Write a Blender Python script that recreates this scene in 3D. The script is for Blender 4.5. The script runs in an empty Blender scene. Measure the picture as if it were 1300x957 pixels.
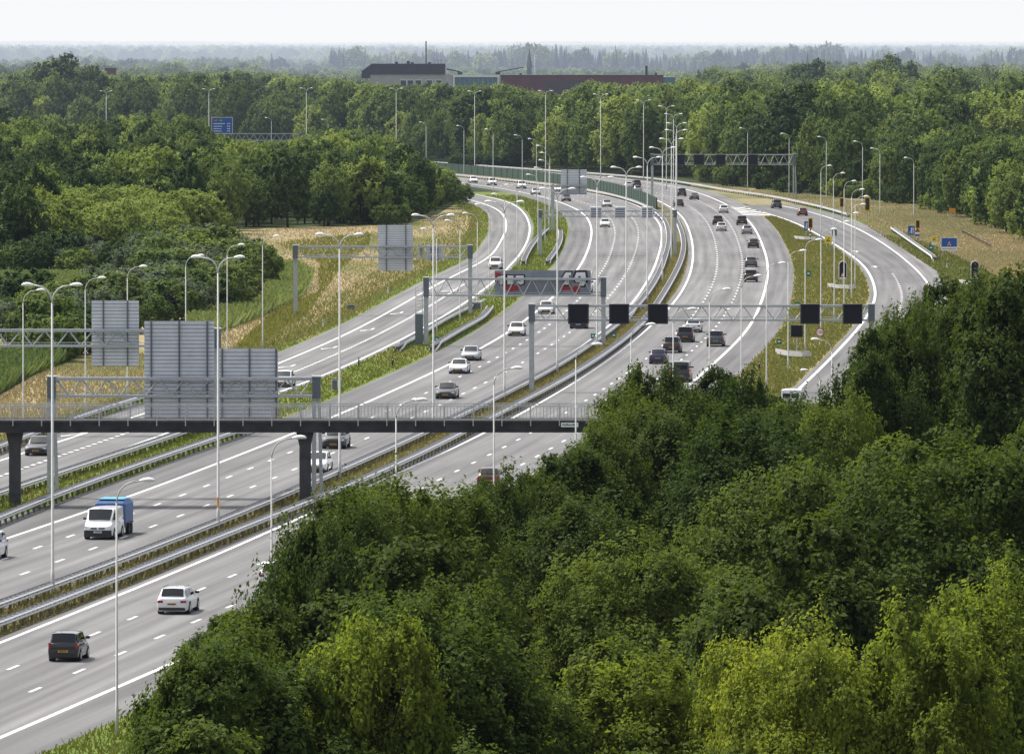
import bpy, math, random
import numpy as np
from mathutils import Vector, Matrix

random.seed(7)
RNG = np.random.default_rng(11)
scene = bpy.context.scene
COL = scene.collection

# ------------------------------------------------------------------ camera model (telephoto from a tower)
FPX, H0, YH, CX, CY = 10300.0, 32.4, 52.0, 650.0, 478.5
PITCH = math.atan((CY - YH) / FPX)
SP, CP = math.sin(PITCH), math.cos(PITCH)

def ray(px, py):
    a = (px - CX) / FPX
    b = -(py - CY) / FPX
    return a, CP + b * SP, -SP + b * CP

def at(px, py, h=0.0):
    a, y, z = ray(px, py)
    t = (h - H0) / z
    return Vector((a * t, y * t, h))

def at_depth(px, py, Y):
    a, y, z = ray(px, py)
    t = Y / y
    return Vector((a * t, Y, H0 + z * t))

def px_of(X, Y, Z=0.0):
    dz = Z - H0
    depth = Y * CP - dz * SP
    v = Y * SP + dz * CP
    return CX + FPX * X / depth, CY - FPX * v / depth

# ------------------------------------------------------------------ object helpers
def tag(o, label=None, cat=None, group=None, kind=None):
    if label: o['label'] = label
    if cat: o['category'] = cat
    if group: o['group'] = group
    if kind: o['kind'] = kind
    return o

def thing(name, label, cat, loc=(0, 0, 0), rotz=0.0, group=None):
    o = bpy.data.objects.new(name, None)
    o.empty_display_size = 0.3
    COL.objects.link(o)
    o.location = loc
    o.rotation_euler = (0, 0, rotz)
    return tag(o, label, cat, group)

def link_mesh(name, me, parent=None, loc=None):
    o = bpy.data.objects.new(name, me)
    COL.objects.link(o)
    if parent is not None:
        o.parent = parent
    if loc is not None:
        o.location = loc
    return o

class MB:
    """collects boxes, bars, tubes and polygons for one mesh"""
    def __init__(self):
        self.v, self.f, self.m, self.mi = [], [], [], 0
    def _add(self, vs, fs):
        k = len(self.v)
        self.v.extend(tuple(p) for p in vs)
        self.f.extend(tuple(i + k for i in q) for q in fs)
        self.m.extend([self.mi] * len(fs))
        return self
    def box(self, x0, x1, y0, y1, z0, z1):
        return self._add([(x0, y0, z0), (x1, y0, z0), (x1, y1, z0), (x0, y1, z0), (x0, y0, z1), (x1, y0, z1), (x1, y1, z1), (x0, y1, z1)],
                         [(0, 3, 2, 1), (4, 5, 6, 7), (0, 1, 5, 4), (1, 2, 6, 5), (2, 3, 7, 6), (3, 0, 4, 7)])
    def poly(self, pts):
        return self._add(pts, [tuple(range(len(pts)))])
    def prism(self, outline, y0, y1):
        """outline in (x, z), extruded along y"""
        n = len(outline)
        vs = [(x, y0, z) for x, z in outline] + [(x, y1, z) for x, z in outline]
        fs = [tuple(range(n)), tuple(range(2 * n - 1, n - 1, -1))]
        fs += [(i, i + n, (i + 1) % n + n, (i + 1) % n) for i in range(n)]
        return self._add(vs, fs)
    def tube(self, pts, rad, seg=6, caps=True):
        pts = [Vector(p) for p in pts]
        n = len(pts)
        rads = rad if isinstance(rad, (list, tuple)) else [rad] * n
        rings = []
        ref = None
        for i, p in enumerate(pts):
            d = (pts[min(i + 1, n - 1)] - pts[max(i - 1, 0)])
            if d.length < 1e-9: d = Vector((0, 0, 1))
            d.normalize()
            if ref is None:
                ref = Vector((1, 0, 0)) if abs(d.x) < 0.9 else Vector((0, 1, 0))
            u = d.cross(ref)
            if u.length < 1e-6:
                u = d.cross(Vector((0, 1, 0.3)))
            u.normalize()
            w = d.cross(u).normalized()
            ref = u.cross(d) * -1 if False else ref
            rings.append([p + (u * math.cos(2 * math.pi * k / seg) + w * math.sin(2 * math.pi * k / seg)) * rads[i] for k in range(seg)])
        vs = [q for r in rings for q in r]
        fs = []
        for i in range(n - 1):
            for k in range(seg):
                a, b = i * seg + k, i * seg + (k + 1) % seg
                fs.append((a, b, b + seg, a + seg))
        if caps:
            fs.append(tuple(range(seg - 1, -1, -1)))
            fs.append(tuple(range((n - 1) * seg, n * seg)))
        return self._add(vs, fs)
    def cyl_x(self, cx, cy, cz, r, w, seg=18):
        return self.tube([(cx - w / 2, cy, cz), (cx + w / 2, cy, cz)], r, seg)
    def mesh(self, name, mats, smooth=False):
        me = bpy.data.meshes.new(name)
        me.from_pydata(self.v, [], self.f)
        mats = mats if isinstance(mats, (list, tuple)) else [mats]
        for m in mats: me.materials.append(m)
        if len(mats) > 1:
            me.polygons.foreach_set('material_index', self.m)
        if smooth:
            me.polygons.foreach_set('use_smooth', [True] * len(me.polygons))
        me.update()
        return me
    def build(self, name, mats, parent=None, smooth=False, loc=None):
        return link_mesh(name, self.mesh(name, mats, smooth), parent, loc)

def bevel(o, w=0.03, seg=2):
    m = o.modifiers.new('bevel', 'BEVEL')
    m.width = w; m.segments = seg; m.limit_method = 'ANGLE'; m.angle_limit = math.radians(28)
    return o

def text_mesh(body, size, mat, name):
    cu = bpy.data.curves.new(name, 'FONT')
    cu.body = body; cu.size = size; cu.align_x = 'CENTER'; cu.align_y = 'CENTER'
    cu.extrude = 0.006
    ob = bpy.data.objects.new(name, cu)
    COL.objects.link(ob)
    dg = bpy.context.evaluated_depsgraph_get()
    me = bpy.data.meshes.new_from_object(ob.evaluated_get(dg))
    bpy.data.objects.remove(ob)
    me.materials.clear(); me.materials.append(mat)
    me.transform(Matrix.Rotation(math.radians(90), 4, 'X'))   # stands upright, read from -Y
    return me

# ------------------------------------------------------------------ materials
def new_mat(name):
    m = bpy.data.materials.new(name)
    m.use_nodes = True
    nt = m.node_tree
    nt.nodes.clear()
    out = nt.nodes.new('ShaderNodeOutputMaterial')
    return m, nt, out

def N(nt, t, **kw):
    n = nt.nodes.new(t)
    for k, v in kw.items():
        setattr(n, k, v)
    return n

def simple(name, col, rough=0.5, metal=0.0, coat=0.0, spec=0.5, noise=0.12, scale=6.0):
    m, nt, out = new_mat(name)
    b = N(nt, 'ShaderNodeBsdfPrincipled')
    b.inputs['Roughness'].default_value = rough
    b.inputs['Metallic'].default_value = metal
    b.inputs['Coat Weight'].default_value = coat
    b.inputs['Coat Roughness'].default_value = 0.05
    b.inputs['Specular IOR Level'].default_value = spec
    tc = N(nt, 'ShaderNodeTexCoord')
    nz = N(nt, 'ShaderNodeTexNoise')
    nz.inputs['Scale'].default_value = scale
    nz.inputs['Detail'].default_value = 4
    nt.links.new(tc.outputs['Object'], nz.inputs['Vector'])
    mr = N(nt, 'ShaderNodeMapRange')
    mr.inputs['From Min'].default_value = 0.3; mr.inputs['From Max'].default_value = 0.7
    mr.inputs['To Min'].default_value = 1 - noise; mr.inputs['To Max'].default_value = 1 + noise * 0.6
    nt.links.new(nz.outputs['Fac'], mr.inputs['Value'])
    mx = N(nt, 'ShaderNodeMix', data_type='RGBA', blend_type='MULTIPLY')
    mx.inputs['Factor'].default_value = 1.0
    mx.inputs['A'].default_value = (*col, 1)
    nt.links.new(mr.outputs['Result'], mx.inputs['B'])
    nt.links.new(mx.outputs['Result'], b.inputs['Base Color'])
    nt.links.new(b.outputs[0], out.inputs['Surface'])
    return m

def leaf_mat(name, dark, light, trans=0.35, tint=(1.25, 1.2, 0.7)):
    m, nt, out = new_mat(name)
    geo = N(nt, 'ShaderNodeNewGeometry')
    oi = N(nt, 'ShaderNodeObjectInfo')
    mix = N(nt, 'ShaderNodeMix', data_type='RGBA')
    mix.inputs['A'].default_value = (*dark, 1)
    mix.inputs['B'].default_value = (*light, 1)
    add = N(nt, 'ShaderNodeMath', operation='MULTIPLY_ADD')
    nt.links.new(oi.outputs['Random'], add.inputs[0])
    add.inputs[1].default_value = 0.62
    sub = N(nt, 'ShaderNodeMath', operation='MULTIPLY')
    nt.links.new(geo.outputs['Random Per Island'], sub.inputs[0])
    sub.inputs[1].default_value = 0.5
    nt.links.new(sub.outputs[0], add.inputs[2])
    nt.links.new(add.outputs[0], mix.inputs['Factor'])
    dif = N(nt, 'ShaderNodeBsdfPrincipled')
    dif.inputs['Roughness'].default_value = 0.7
    dif.inputs['Specular IOR Level'].default_value = 0.08
    nt.links.new(mix.outputs['Result'], dif.inputs['Base Color'])
    tr = N(nt, 'ShaderNodeBsdfTranslucent')
    tm = N(nt, 'ShaderNodeMix', data_type='RGBA', blend_type='MULTIPLY')
    tm.inputs['Factor'].default_value = 1
    tm.inputs['B'].default_value = (*[t * 1.25 for t in tint], 1)
    nt.links.new(mix.outputs['Result'], tm.inputs['A'])
    nt.links.new(tm.outputs['Result'], tr.inputs['Color'])
    ms = N(nt, 'ShaderNodeMixShader')
    ms.inputs[0].default_value = trans
    nt.links.new(dif.outputs[0], ms.inputs[1])
    nt.links.new(tr.outputs[0], ms.inputs[2])
    nt.links.new(ms.outputs[0], out.inputs['Surface'])
    return m

def ground_mat(name, cols, scale=0.08, rough=0.95, bump=0.4):
    """patchy ground: list of (position, colour) mixed by two noises in world space"""
    m, nt, out = new_mat(name)
    geo = N(nt, 'ShaderNodeNewGeometry')
    mp = N(nt, 'ShaderNodeMapping')
    mp.inputs['Scale'].default_value = (1.0, 0.22, 1.0)
    nt.links.new(geo.outputs['Position'], mp.inputs['Vector'])
    n1 = N(nt, 'ShaderNodeTexNoise'); n1.inputs['Scale'].default_value = scale; n1.inputs['Detail'].default_value = 6
    n1.inputs['Roughness'].default_value = 0.65
    nt.links.new(mp.outputs['Vector'], n1.inputs['Vector'])
    n2 = N(nt, 'ShaderNodeTexNoise'); n2.inputs['Scale'].default_value = 1.7; n2.inputs['Detail'].default_value = 5
    nt.links.new(geo.outputs['Position'], n2.inputs['Vector'])
    ramp = N(nt, 'ShaderNodeValToRGB')
    el = ramp.color_ramp.elements
    while len(el) < len(cols): el.new(0.5)
    for e, (p, c) in zip(el, cols):
        e.position = p; e.color = (*c, 1)
    nt.links.new(n1.outputs['Fac'], ramp.inputs['Fac'])
    mr = N(nt, 'ShaderNodeMapRange')
    mr.inputs['From Min'].default_value = 0.3; mr.inputs['From Max'].default_value = 0.7
    mr.inputs['To Min'].default_value = 0.62; mr.inputs['To Max'].default_value = 1.3
    nt.links.new(n2.outputs['Fac'], mr.inputs['Value'])
    mx = N(nt, 'ShaderNodeMix', data_type='RGBA', blend_type='MULTIPLY')
    mx.inputs['Factor'].default_value = 1
    nt.links.new(ramp.outputs['Color'], mx.inputs['A'])
    nt.links.new(mr.outputs['Result'], mx.inputs['B'])
    b = N(nt, 'ShaderNodeBsdfPrincipled')
    b.inputs['Roughness'].default_value = rough
    b.inputs['Specular IOR Level'].default_value = 0.1
    nt.links.new(mx.outputs['Result'], b.inputs['Base Color'])
    bp = N(nt, 'ShaderNodeBump'); bp.inputs['Strength'].default_value = bump; bp.inputs['Distance'].default_value = 0.15
    nt.links.new(n2.outputs['Fac'], bp.inputs['Height'])
    nt.links.new(bp.outputs[0], b.inputs['Normal'])
    nt.links.new(b.outputs[0], out.inputs['Surface'])
    return m

def asphalt_mat(name, base):
    m, nt, out = new_mat(name)
    uv = N(nt, 'ShaderNodeUVMap'); uv.uv_map = 'lane'
    mp = N(nt, 'ShaderNodeMapping'); mp.inputs['Scale'].default_value = (1.3, 0.012, 1)
    nt.links.new(uv.outputs[0], mp.inputs['Vector'])
    n1 = N(nt, 'ShaderNodeTexNoise'); n1.inputs['Scale'].default_value = 1.0; n1.inputs['Detail'].default_value = 3
    nt.links.new(mp.outputs[0], n1.inputs['Vector'])
    mp2 = N(nt, 'ShaderNodeMapping'); mp2.inputs['Scale'].default_value = (0.2, 0.02, 1)
    nt.links.new(uv.outputs[0], mp2.inputs['Vector'])
    n2 = N(nt, 'ShaderNodeTexNoise'); n2.inputs['Scale'].default_value = 1.0; n2.inputs['Detail'].default_value = 4
    nt.links.new(mp2.outputs[0], n2.inputs['Vector'])
    n3 = N(nt, 'ShaderNodeTexNoise'); n3.inputs['Scale'].default_value = 3.0; n3.inputs['Detail'].default_value = 6
    n3.inputs['Roughness'].default_value = 0.7
    nt.links.new(uv.outputs[0], n3.inputs['Vector'])
    def rng(src, a, b, lo=0.3, hi=0.7):
        r = N(nt, 'ShaderNodeMapRange')
        r.inputs['From Min'].default_value = lo; r.inputs['From Max'].default_value = hi
        r.inputs['To Min'].default_value = a; r.inputs['To Max'].default_value = b
        nt.links.new(src, r.inputs['Value'])
        return r.outputs['Result']
    # two darker wheel tracks in every lane (u = 0..1 across one lane in the second UV channel)
    p = N(nt, 'ShaderNodeMath', operation='MULTIPLY')
    nt.links.new(rng(n1.outputs['Fac'], 0.70, 1.22), p.inputs[0])
    nt.links.new(rng(n2.outputs['Fac'], 0.78, 1.18), p.inputs[1])
    sxy = N(nt, 'ShaderNodeSeparateXYZ'); nt.links.new(uv.outputs[0], sxy.inputs[0])
    wv = N(nt, 'ShaderNodeMath', operation='MULTIPLY'); wv.inputs[1].default_value = 2 * math.pi / 1.82
    nt.links.new(sxy.outputs['X'], wv.inputs[0])
    cs_ = N(nt, 'ShaderNodeMath', operation='COSINE'); nt.links.new(wv.outputs[0], cs_.inputs[0])
    mp4 = N(nt, 'ShaderNodeMapping'); mp4.inputs['Scale'].default_value = (0.27, 0.011, 1)
    nt.links.new(uv.outputs[0], mp4.inputs['Vector'])
    vo = N(nt, 'ShaderNodeTexVoronoi', distance='CHEBYCHEV'); vo.inputs['Scale'].default_value = 1.0
    nt.links.new(mp4.outputs[0], vo.inputs['Vector'])
    sc_ = N(nt, 'ShaderNodeSeparateColor'); nt.links.new(vo.outputs['Color'], sc_.inputs[0])
    wear = N(nt, 'ShaderNodeMath', operation='MULTIPLY_ADD'); wear.inputs[1].default_value = 0.055
    nt.links.new(cs_.outputs[0], wear.inputs[0]); nt.links.new(rng(sc_.outputs[0], 0.92, 1.06, 0.0, 1.0), wear.inputs[2])
    pw = N(nt, 'ShaderNodeMath', operation='MULTIPLY')
    nt.links.new(p.outputs[0], pw.inputs[0]); nt.links.new(wear.outputs[0], pw.inputs[1])
    p = pw
    p2 = N(nt, 'ShaderNodeMath', operation='MULTIPLY')
    nt.links.new(p.outputs[0], p2.inputs[0])
    nt.links.new(rng(n3.outputs['Fac'], 0.9, 1.1), p2.inputs[1])
    mx = N(nt, 'ShaderNodeMix', data_type='RGBA', blend_type='MULTIPLY')
    mx.inputs['Factor'].default_value = 1
    mx.inputs['A'].default_value = (*base, 1)
    nt.links.new(p2.outputs[0], mx.inputs['B'])
    b = N(nt, 'ShaderNodeBsdfPrincipled')
    b.inputs['Roughness'].default_value = 0.88
    b.inputs['Specular IOR Level'].default_value = 0.25
    nt.links.new(mx.outputs['Result'], b.inputs['Base Color'])
    nt.links.new(b.outputs[0], out.inputs['Surface'])
    return m

M = {}
M['asphalt'] = asphalt_mat('asphalt', (0.150, 0.149, 0.150))
M['asphalt_dark'] = asphalt_mat('asphalt_dark', (0.124, 0.123, 0.124))
M['paint'] = simple('road_paint', (0.72, 0.72, 0.71), 0.6, noise=0.3, scale=1.5)
M['galv'] = simple('galvanised_steel', (0.46, 0.49, 0.51), 0.45, 0.35, noise=0.15)
M['rail'] = simple('guardrail_steel', (0.54, 0.54, 0.54), 0.4, 0.1, noise=0.2)
M['rail_dark'] = simple('guardrail_spacer', (0.07, 0.07, 0.085), 0.6, 0.1)
M['post_dark'] = simple('guardrail_post', (0.14, 0.13, 0.12), 0.7, 0.1)
M['lamp_white'] = simple('lamp_paint', (0.52, 0.52, 0.50), 0.45, noise=0.08)
M['lamp_head'] = simple('lamp_head_shell', (0.85, 0.85, 0.85), 0.35, noise=0.04)
M['panel'] = simple('sign_back_aluminium', (0.66, 0.67, 0.71), 0.6, 0.0, noise=0.1, scale=1.0)
M['panel_rail'] = simple('sign_back_stiffener', (0.15, 0.16, 0.18), 0.6, 0.3)
M['panel_gap'] = simple('sign_back_shadow_gap', (0.16, 0.17, 0.2), 0.7)
M['truss'] = simple('gantry_steel', (0.42, 0.44, 0.45), 0.5, 0.15, noise=0.15)
M['truss_dark'] = simple('gantry_end_plate', (0.13, 0.15, 0.17), 0.5, 0.3)
M['matrix'] = simple('matrix_black', (0.008, 0.009, 0.016), 0.55, spec=0.25)
M['matrix_rim'] = simple('matrix_rim', (0.03, 0.033, 0.042), 0.5)
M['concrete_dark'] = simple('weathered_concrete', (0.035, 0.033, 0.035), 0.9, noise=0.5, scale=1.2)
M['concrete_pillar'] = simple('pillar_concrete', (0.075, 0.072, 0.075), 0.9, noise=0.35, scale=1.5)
M['handrail'] = simple('handrail_steel', (0.5, 0.5, 0.5), 0.5, 0.4)
M['sign_blue'] = simple('sign_blue', (0.01, 0.10, 0.40), 0.4, noise=0.06)
M['sign_white'] = simple('sign_white', (0.8, 0.8, 0.8), 0.4, noise=0.05)
M['sign_red'] = simple('sign_red', (0.36, 0.013, 0.018), 0.4, noise=0.05)
M['sign_green'] = simple('sign_green', (0.01, 0.22, 0.09), 0.4, noise=0.05)
M['sign_yellow'] = simple('sign_yellow', (0.78, 0.62, 0.05), 0.4, noise=0.05)
M['sign_orange'] = simple('sign_orange', (0.8, 0.32, 0.02), 0.4, noise=0.05)
M['signal_yellow'] = simple('signal_yellow', (0.85, 0.50, 0.04), 0.4, noise=0.05)
M['black'] = simple('black_plastic', (0.012, 0.012, 0.013), 0.5)
M['teal'] = simple('marker_green', (0.0, 0.16, 0.13), 0.45)
M['screen_green'] = simple('screen_green', (0.022, 0.060, 0.042), 0.6, noise=0.15, scale=0.4)
M['brick'] = simple('dark_red_cladding', (0.125, 0.032, 0.032), 0.8, noise=0.25, scale=0.3)
M['slate'] = simple('slate_roof', (0.028, 0.027, 0.035), 0.7, noise=0.25, scale=0.4)
M['stone'] = simple('pale_stone', (0.42, 0.40, 0.37), 0.8, noise=0.12, scale=0.3)
M['glass_blue'] = simple('curtain_glass', (0.06, 0.16, 0.20), 0.2, 0.0, spec=0.8, noise=0.2, scale=0.2)
M['glass_dark'] = simple('window_dark', (0.03, 0.035, 0.045), 0.15, spec=0.8)
M['car_glass'] = simple('car_glass', (0.010, 0.013, 0.016), 0.04, spec=0.32, noise=0.0)
M['tyre'] = simple('tyre_rubber', (0.015, 0.015, 0.016), 0.85)
M['rim'] = simple('alloy_rim', (0.35, 0.36, 0.37), 0.3, 0.8)
M['trim'] = simple('black_trim', (0.02, 0.02, 0.022), 0.55)
M['head_lens'] = simple('headlight_lens', (0.75, 0.78, 0.8), 0.1, spec=0.9)
M['tail_lens'] = simple('tail_lens', (0.35, 0.012, 0.012), 0.2)
M['plate'] = simple('plate_yellow', (0.65, 0.36, 0.03), 0.5)
M['bark'] = simple('bark', (0.055, 0.042, 0.032), 0.95, noise=0.5, scale=3)
M['tarp'] = simple('blue_tarpaulin', (0.03, 0.11, 0.30), 0.5, noise=0.2, scale=1.5)
M['tarp_top'] = simple('blue_tarpaulin_roof', (0.05, 0.30, 0.48), 0.4, noise=0.2, scale=1.0)
M['wood'] = simple('weathered_fence', (0.24, 0.20, 0.15), 0.9, noise=0.3)

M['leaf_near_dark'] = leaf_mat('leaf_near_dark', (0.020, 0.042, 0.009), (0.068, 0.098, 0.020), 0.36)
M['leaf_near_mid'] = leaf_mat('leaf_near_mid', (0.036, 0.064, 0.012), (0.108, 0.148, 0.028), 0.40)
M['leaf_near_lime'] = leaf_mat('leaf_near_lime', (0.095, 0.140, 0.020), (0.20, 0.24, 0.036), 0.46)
M['leaf_mid_dark'] = leaf_mat('leaf_mid_dark', (0.026, 0.056, 0.022), (0.080, 0.122, 0.040), 0.25)
M['leaf_mid'] = leaf_mat('leaf_mid', (0.046, 0.088, 0.028), (0.165, 0.220, 0.065), 0.28)
M['leaf_mid_lime'] = leaf_mat('leaf_mid_lime', (0.14, 0.20, 0.050), (0.25, 0.31, 0.090), 0.32)
M['leaf_grey'] = leaf_mat('leaf_grey', (0.09, 0.12, 0.075), (0.15, 0.18, 0.115), 0.25, (1.0, 1.1, 0.8))
M['needle'] = leaf_mat('needle', (0.016, 0.034, 0.022), (0.032, 0.055, 0.03), 0.1)
M['reed'] = leaf_mat('reed_blade', (0.06, 0.10, 0.035), (0.19, 0.235, 0.09), 0.3)
M['straw'] = leaf_mat('straw_blade', (0.19, 0.17, 0.085), (0.34, 0.28, 0.165), 0.3, (1, 0.95, 0.7))
M['weed_dry'] = leaf_mat('weed_dry_blade', (0.10, 0.115, 0.036), (0.32, 0.265, 0.12), 0.3, (1, 1, 0.6))
M['weed'] = leaf_mat('weed_blade', (0.07, 0.115, 0.02), (0.19, 0.19, 0.05), 0.3, (1, 1, 0.6))

# ------------------------------------------------------------------ road lines traced in the photograph, put on the ground plane
def curve(pts, y_lo=330.0, y_hi=2450.0, smooth=45.0):
    """pixel points -> function X(Y), monotone in depth, smoothed"""
    w = sorted(((p.y, p.x) for p in (at(x, y) for x, y in pts)))
    ys = np.array([a for a, _ in w]); xs = np.array([b for _, b in w])
    # pchip
    h = np.diff(ys); dl = np.diff(xs) / h
    d = np.zeros_like(xs)
    d[0], d[-1] = dl[0], dl[-1]
    for i in range(1, len(xs) - 1):
        d[i] = (dl[i - 1] * h[i] + dl[i] * h[i - 1]) / (h[i] + h[i - 1])
    g = np.arange(y_lo - 120, y_hi + 120, 5.0)
    r = np.empty_like(g)
    for k, q in enumerate(g):
        if q <= ys[0]: r[k] = xs[0] + d[0] * (q - ys[0])
        elif q >= ys[-1]: r[k] = xs[-1] + d[-1] * (q - ys[-1])
        else:
            i = np.searchsorted(ys, q) - 1
            t = (q - ys[i]) / h[i]
            r[k] = ((2*t**3 - 3*t*t + 1) * xs[i] + (t**3 - 2*t*t + t) * h[i] * d[i] + (-2*t**3 + 3*t*t) * xs[i+1] + (t**3 - t*t) * h[i] * d[i+1])
    n = int(smooth / 5)
    if n > 0:
        ker = np.exp(-0.5 * (np.arange(-2 * n, 2 * n + 1) / (n * 0.8)) ** 2); ker /= ker.sum()
        pad = 2 * n
        lo = r[0] + (r[0] - r[1]) * np.arange(pad, 0, -1)
        hi = r[-1] + (r[-1] - r[-2]) * np.arange(1, pad + 1)
        r = np.convolve(np.concatenate([lo, r, hi]), ker, 'valid')
    return lambda q: np.interp(q, g, r)

D_L = curve([(0, 815.6), (330, 682), (357, 668.6), (620.8, 548), (654, 530), (771, 458.6), (822, 418), (858, 382), (878.6, 339), (880, 321.5), (876, 296), (862, 271),
             (838, 256), (805, 244.5), (765, 236), (720, 229.5), (680, 225.2), (630, 221), (570, 217)])
D_R = curve([(165, 866), (228, 839), (877, 488), (909, 459), (944.6, 425.7), (967, 382.5), (974.6, 352), (975, 337), (967, 309), (957, 288.5), (935.7, 268),
             (910, 254), (875, 241.5), (840, 234), (800, 228.5), (760, 224.3), (700, 219.5), (640, 216), (560, 212)])
B_L = curve([(0, 687), (99, 655), (275, 589), (325, 570), (425, 529), (472, 508.6), (548.4, 473.7), (568.7, 464), (642, 425), (663, 410), (701, 378.6), (734, 342),
             (749, 309), (751, 288.5), (747, 279), (738.5, 269), (721.5, 261), (683, 248.5), (650, 241.8), (620, 237), (590, 233)])
GR1 = curve([(x, 52 + (y - 52) * 1.0189) for x, y in [(0, 767), (68.5, 743), (147, 713.6), (228, 680.6), (320, 646), (396, 613), (460, 582), (541, 549), (584, 526.4), (641, 498), (678, 481.5),
             (716, 458.6), (754, 433), (782, 413), (802, 395), (823, 370), (838, 344), (845.6, 321.5), (849, 309), (848.5, 293.6), (844, 279), (826, 264), (809, 256), (786, 249), (760, 243), (711, 235.5), (645, 228), (591, 223)]])
GR2 = curve([(x, 52 + (y - 52) * 1.0189) for x, y in [(0, 791), (76, 764), (147, 734), (228, 699.6), (320, 663.5), (396, 633), (447, 616.5), (523, 580), (589, 547), (652.7, 513), (716, 481.5),
             (751.7, 458.7), (795, 428), (815, 410.5), (840.5, 375), (855.7, 349.4), (866, 326.6), (868.4, 309), (866, 296), (858, 277)]], y_hi=1500)
_brf = curve([(802.4, 385), (825, 352), (835.4, 326.6), (840.5, 300), (840.5, 296), (837, 283), (829, 274), (806, 259.5), (778.5, 251), (745, 244.5), (700, 238.0), (650, 232.3), (600, 227.5)])
def B_R(q):
    q = np.asarray(q, float)
    near = GR1(q) - 1.3
    t = np.clip((q - 1000) / 120.0, 0, 1)
    return near * (1 - t) + _brf(q) * t
A_L = curve([(0, 585), (115.5, 548.5), (354, 461.6), (429, 430), (525.6, 378), (568.7, 353.5), (619.5, 329), (634.7, 308), (643.4, 288), (641.5, 277.7), (634, 267), (621.5, 261), (606, 256), (588, 252)])
A_R = curve([(75, 600), (358, 497), (405, 480), (492.6, 440), (599, 379), (624.6, 360), (643, 342), (659, 325), (670.5, 304), (672.5, 285), (671, 281), (660, 265), (637, 253.5), (611, 248.5)])
E_L = curve([(1000.5, 506.6), (1033.5, 476), (1065, 444), (1092, 414), (1104.5, 395.4), (1111.6, 375), (1108, 357), (1097, 338), (1071.5, 318), (1038.5, 298), (1008, 282.5), (970, 270), (940, 262)], y_hi=1620, smooth=25)
E_R = curve([(1092, 500), (1125, 470), (1152, 440), (1178, 412), (1186, 392), (1184, 372), (1166.7, 346), (1152.7, 333), (1122, 310), (1084, 288.5), (1046, 274.5), (1008, 264.5), (965, 256.3), (940, 251.5)], y_hi=1640, smooth=25)

def heading(fn, Y):
    return math.atan2(float(fn(Y + 6) - fn(Y - 6)), 12.0)      # angle from +Y towards +X

def strip(name, fl, fr, y0, y1, z, mat, kind='structure', step=6.0, nx=4):
    ys = np.arange(y0, y1 + step, step); ys[-1] = y1
    L, R = fl(ys), fr(ys)
    vs, fs, uv = [], [], []
    for i, y in enumerate(ys):
        for k in range(nx + 1):
            x = L[i] + (R[i] - L[i]) * k / nx
            vs.append((x, y, z)); uv.append((x - L[i], y))
    for i in range(len(ys) - 1):
        for k in range(nx):
            a = i * (nx + 1) + k
            fs.append((a, a + 1, a + nx + 2, a + nx + 1))
    me = bpy.data.meshes.new(name)
    me.from_pydata(vs, [], fs)
    me.materials.append(mat)
    l = me.uv_layers.new(name='lane')
    vi = np.empty(len(me.loops), int); me.loops.foreach_get('vertex_index', vi)
    l.data.foreach_set('uv', np.array(uv)[vi].ravel())
    o = link_mesh(name, me)
    o['kind'] = kind
    return o

def off(fn, dx):
    return lambda q: fn(q) + dx

Z_GRASS, Z_ROAD, Z_PAINT = 0.012, 0.024, 0.032

# ground sheet to the horizon
g_forest = ground_mat('forest_floor', [(0.35, (0.022, 0.036, 0.014)), (0.5, (0.034, 0.050, 0.017)), (0.68, (0.055, 0.065, 0.022))], 0.05)
gm = MB(); gm.poly([(-9000, -300, 0), (9000, -300, 0), (9000, 41000, 0), (-9000, 41000, 0)])
gm.build('ground', g_forest)['kind'] = 'structure'

g_dry = ground_mat('dry_meadow', [(0.36, (0.10, 0.125, 0.034)), (0.45, (0.17, 0.165, 0.063)), (0.54, (0.29, 0.235, 0.13)), (0.68, (0.25, 0.19, 0.105))], 0.04)
g_green = ground_mat('verge_grass_green', [(0.36, (0.085, 0.135, 0.022)), (0.52, (0.12, 0.165, 0.03)), (0.66, (0.20, 0.18, 0.065))], 0.10)
g_verge = ground_mat('verge_grass_mixed', [(0.34, (0.10, 0.125, 0.035)), (0.46, (0.165, 0.155, 0.055)), (0.6, (0.27, 0.225, 0.10))], 0.10)
g_median = ground_mat('reservation_soil_and_grass', [(0.36, (0.085, 0.095, 0.03)), (0.5, (0.13, 0.115, 0.055)), (0.64, (0.15, 0.13, 0.085))], 0.25)
g_right = ground_mat('dry_slope', [(0.36, (0.075, 0.10, 0.032)), (0.47, (0.13, 0.135, 0.056)), (0.56, (0.235, 0.205, 0.12)), (0.66, (0.215, 0.17, 0.10))], 0.045)

def area(name, pix, mat, z):
    m = MB(); m.poly([tuple(at(x, y).xy) + (z,) for x, y in pix])
    o = m.build(name, mat); o['kind'] = 'structure'
    return o

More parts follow.
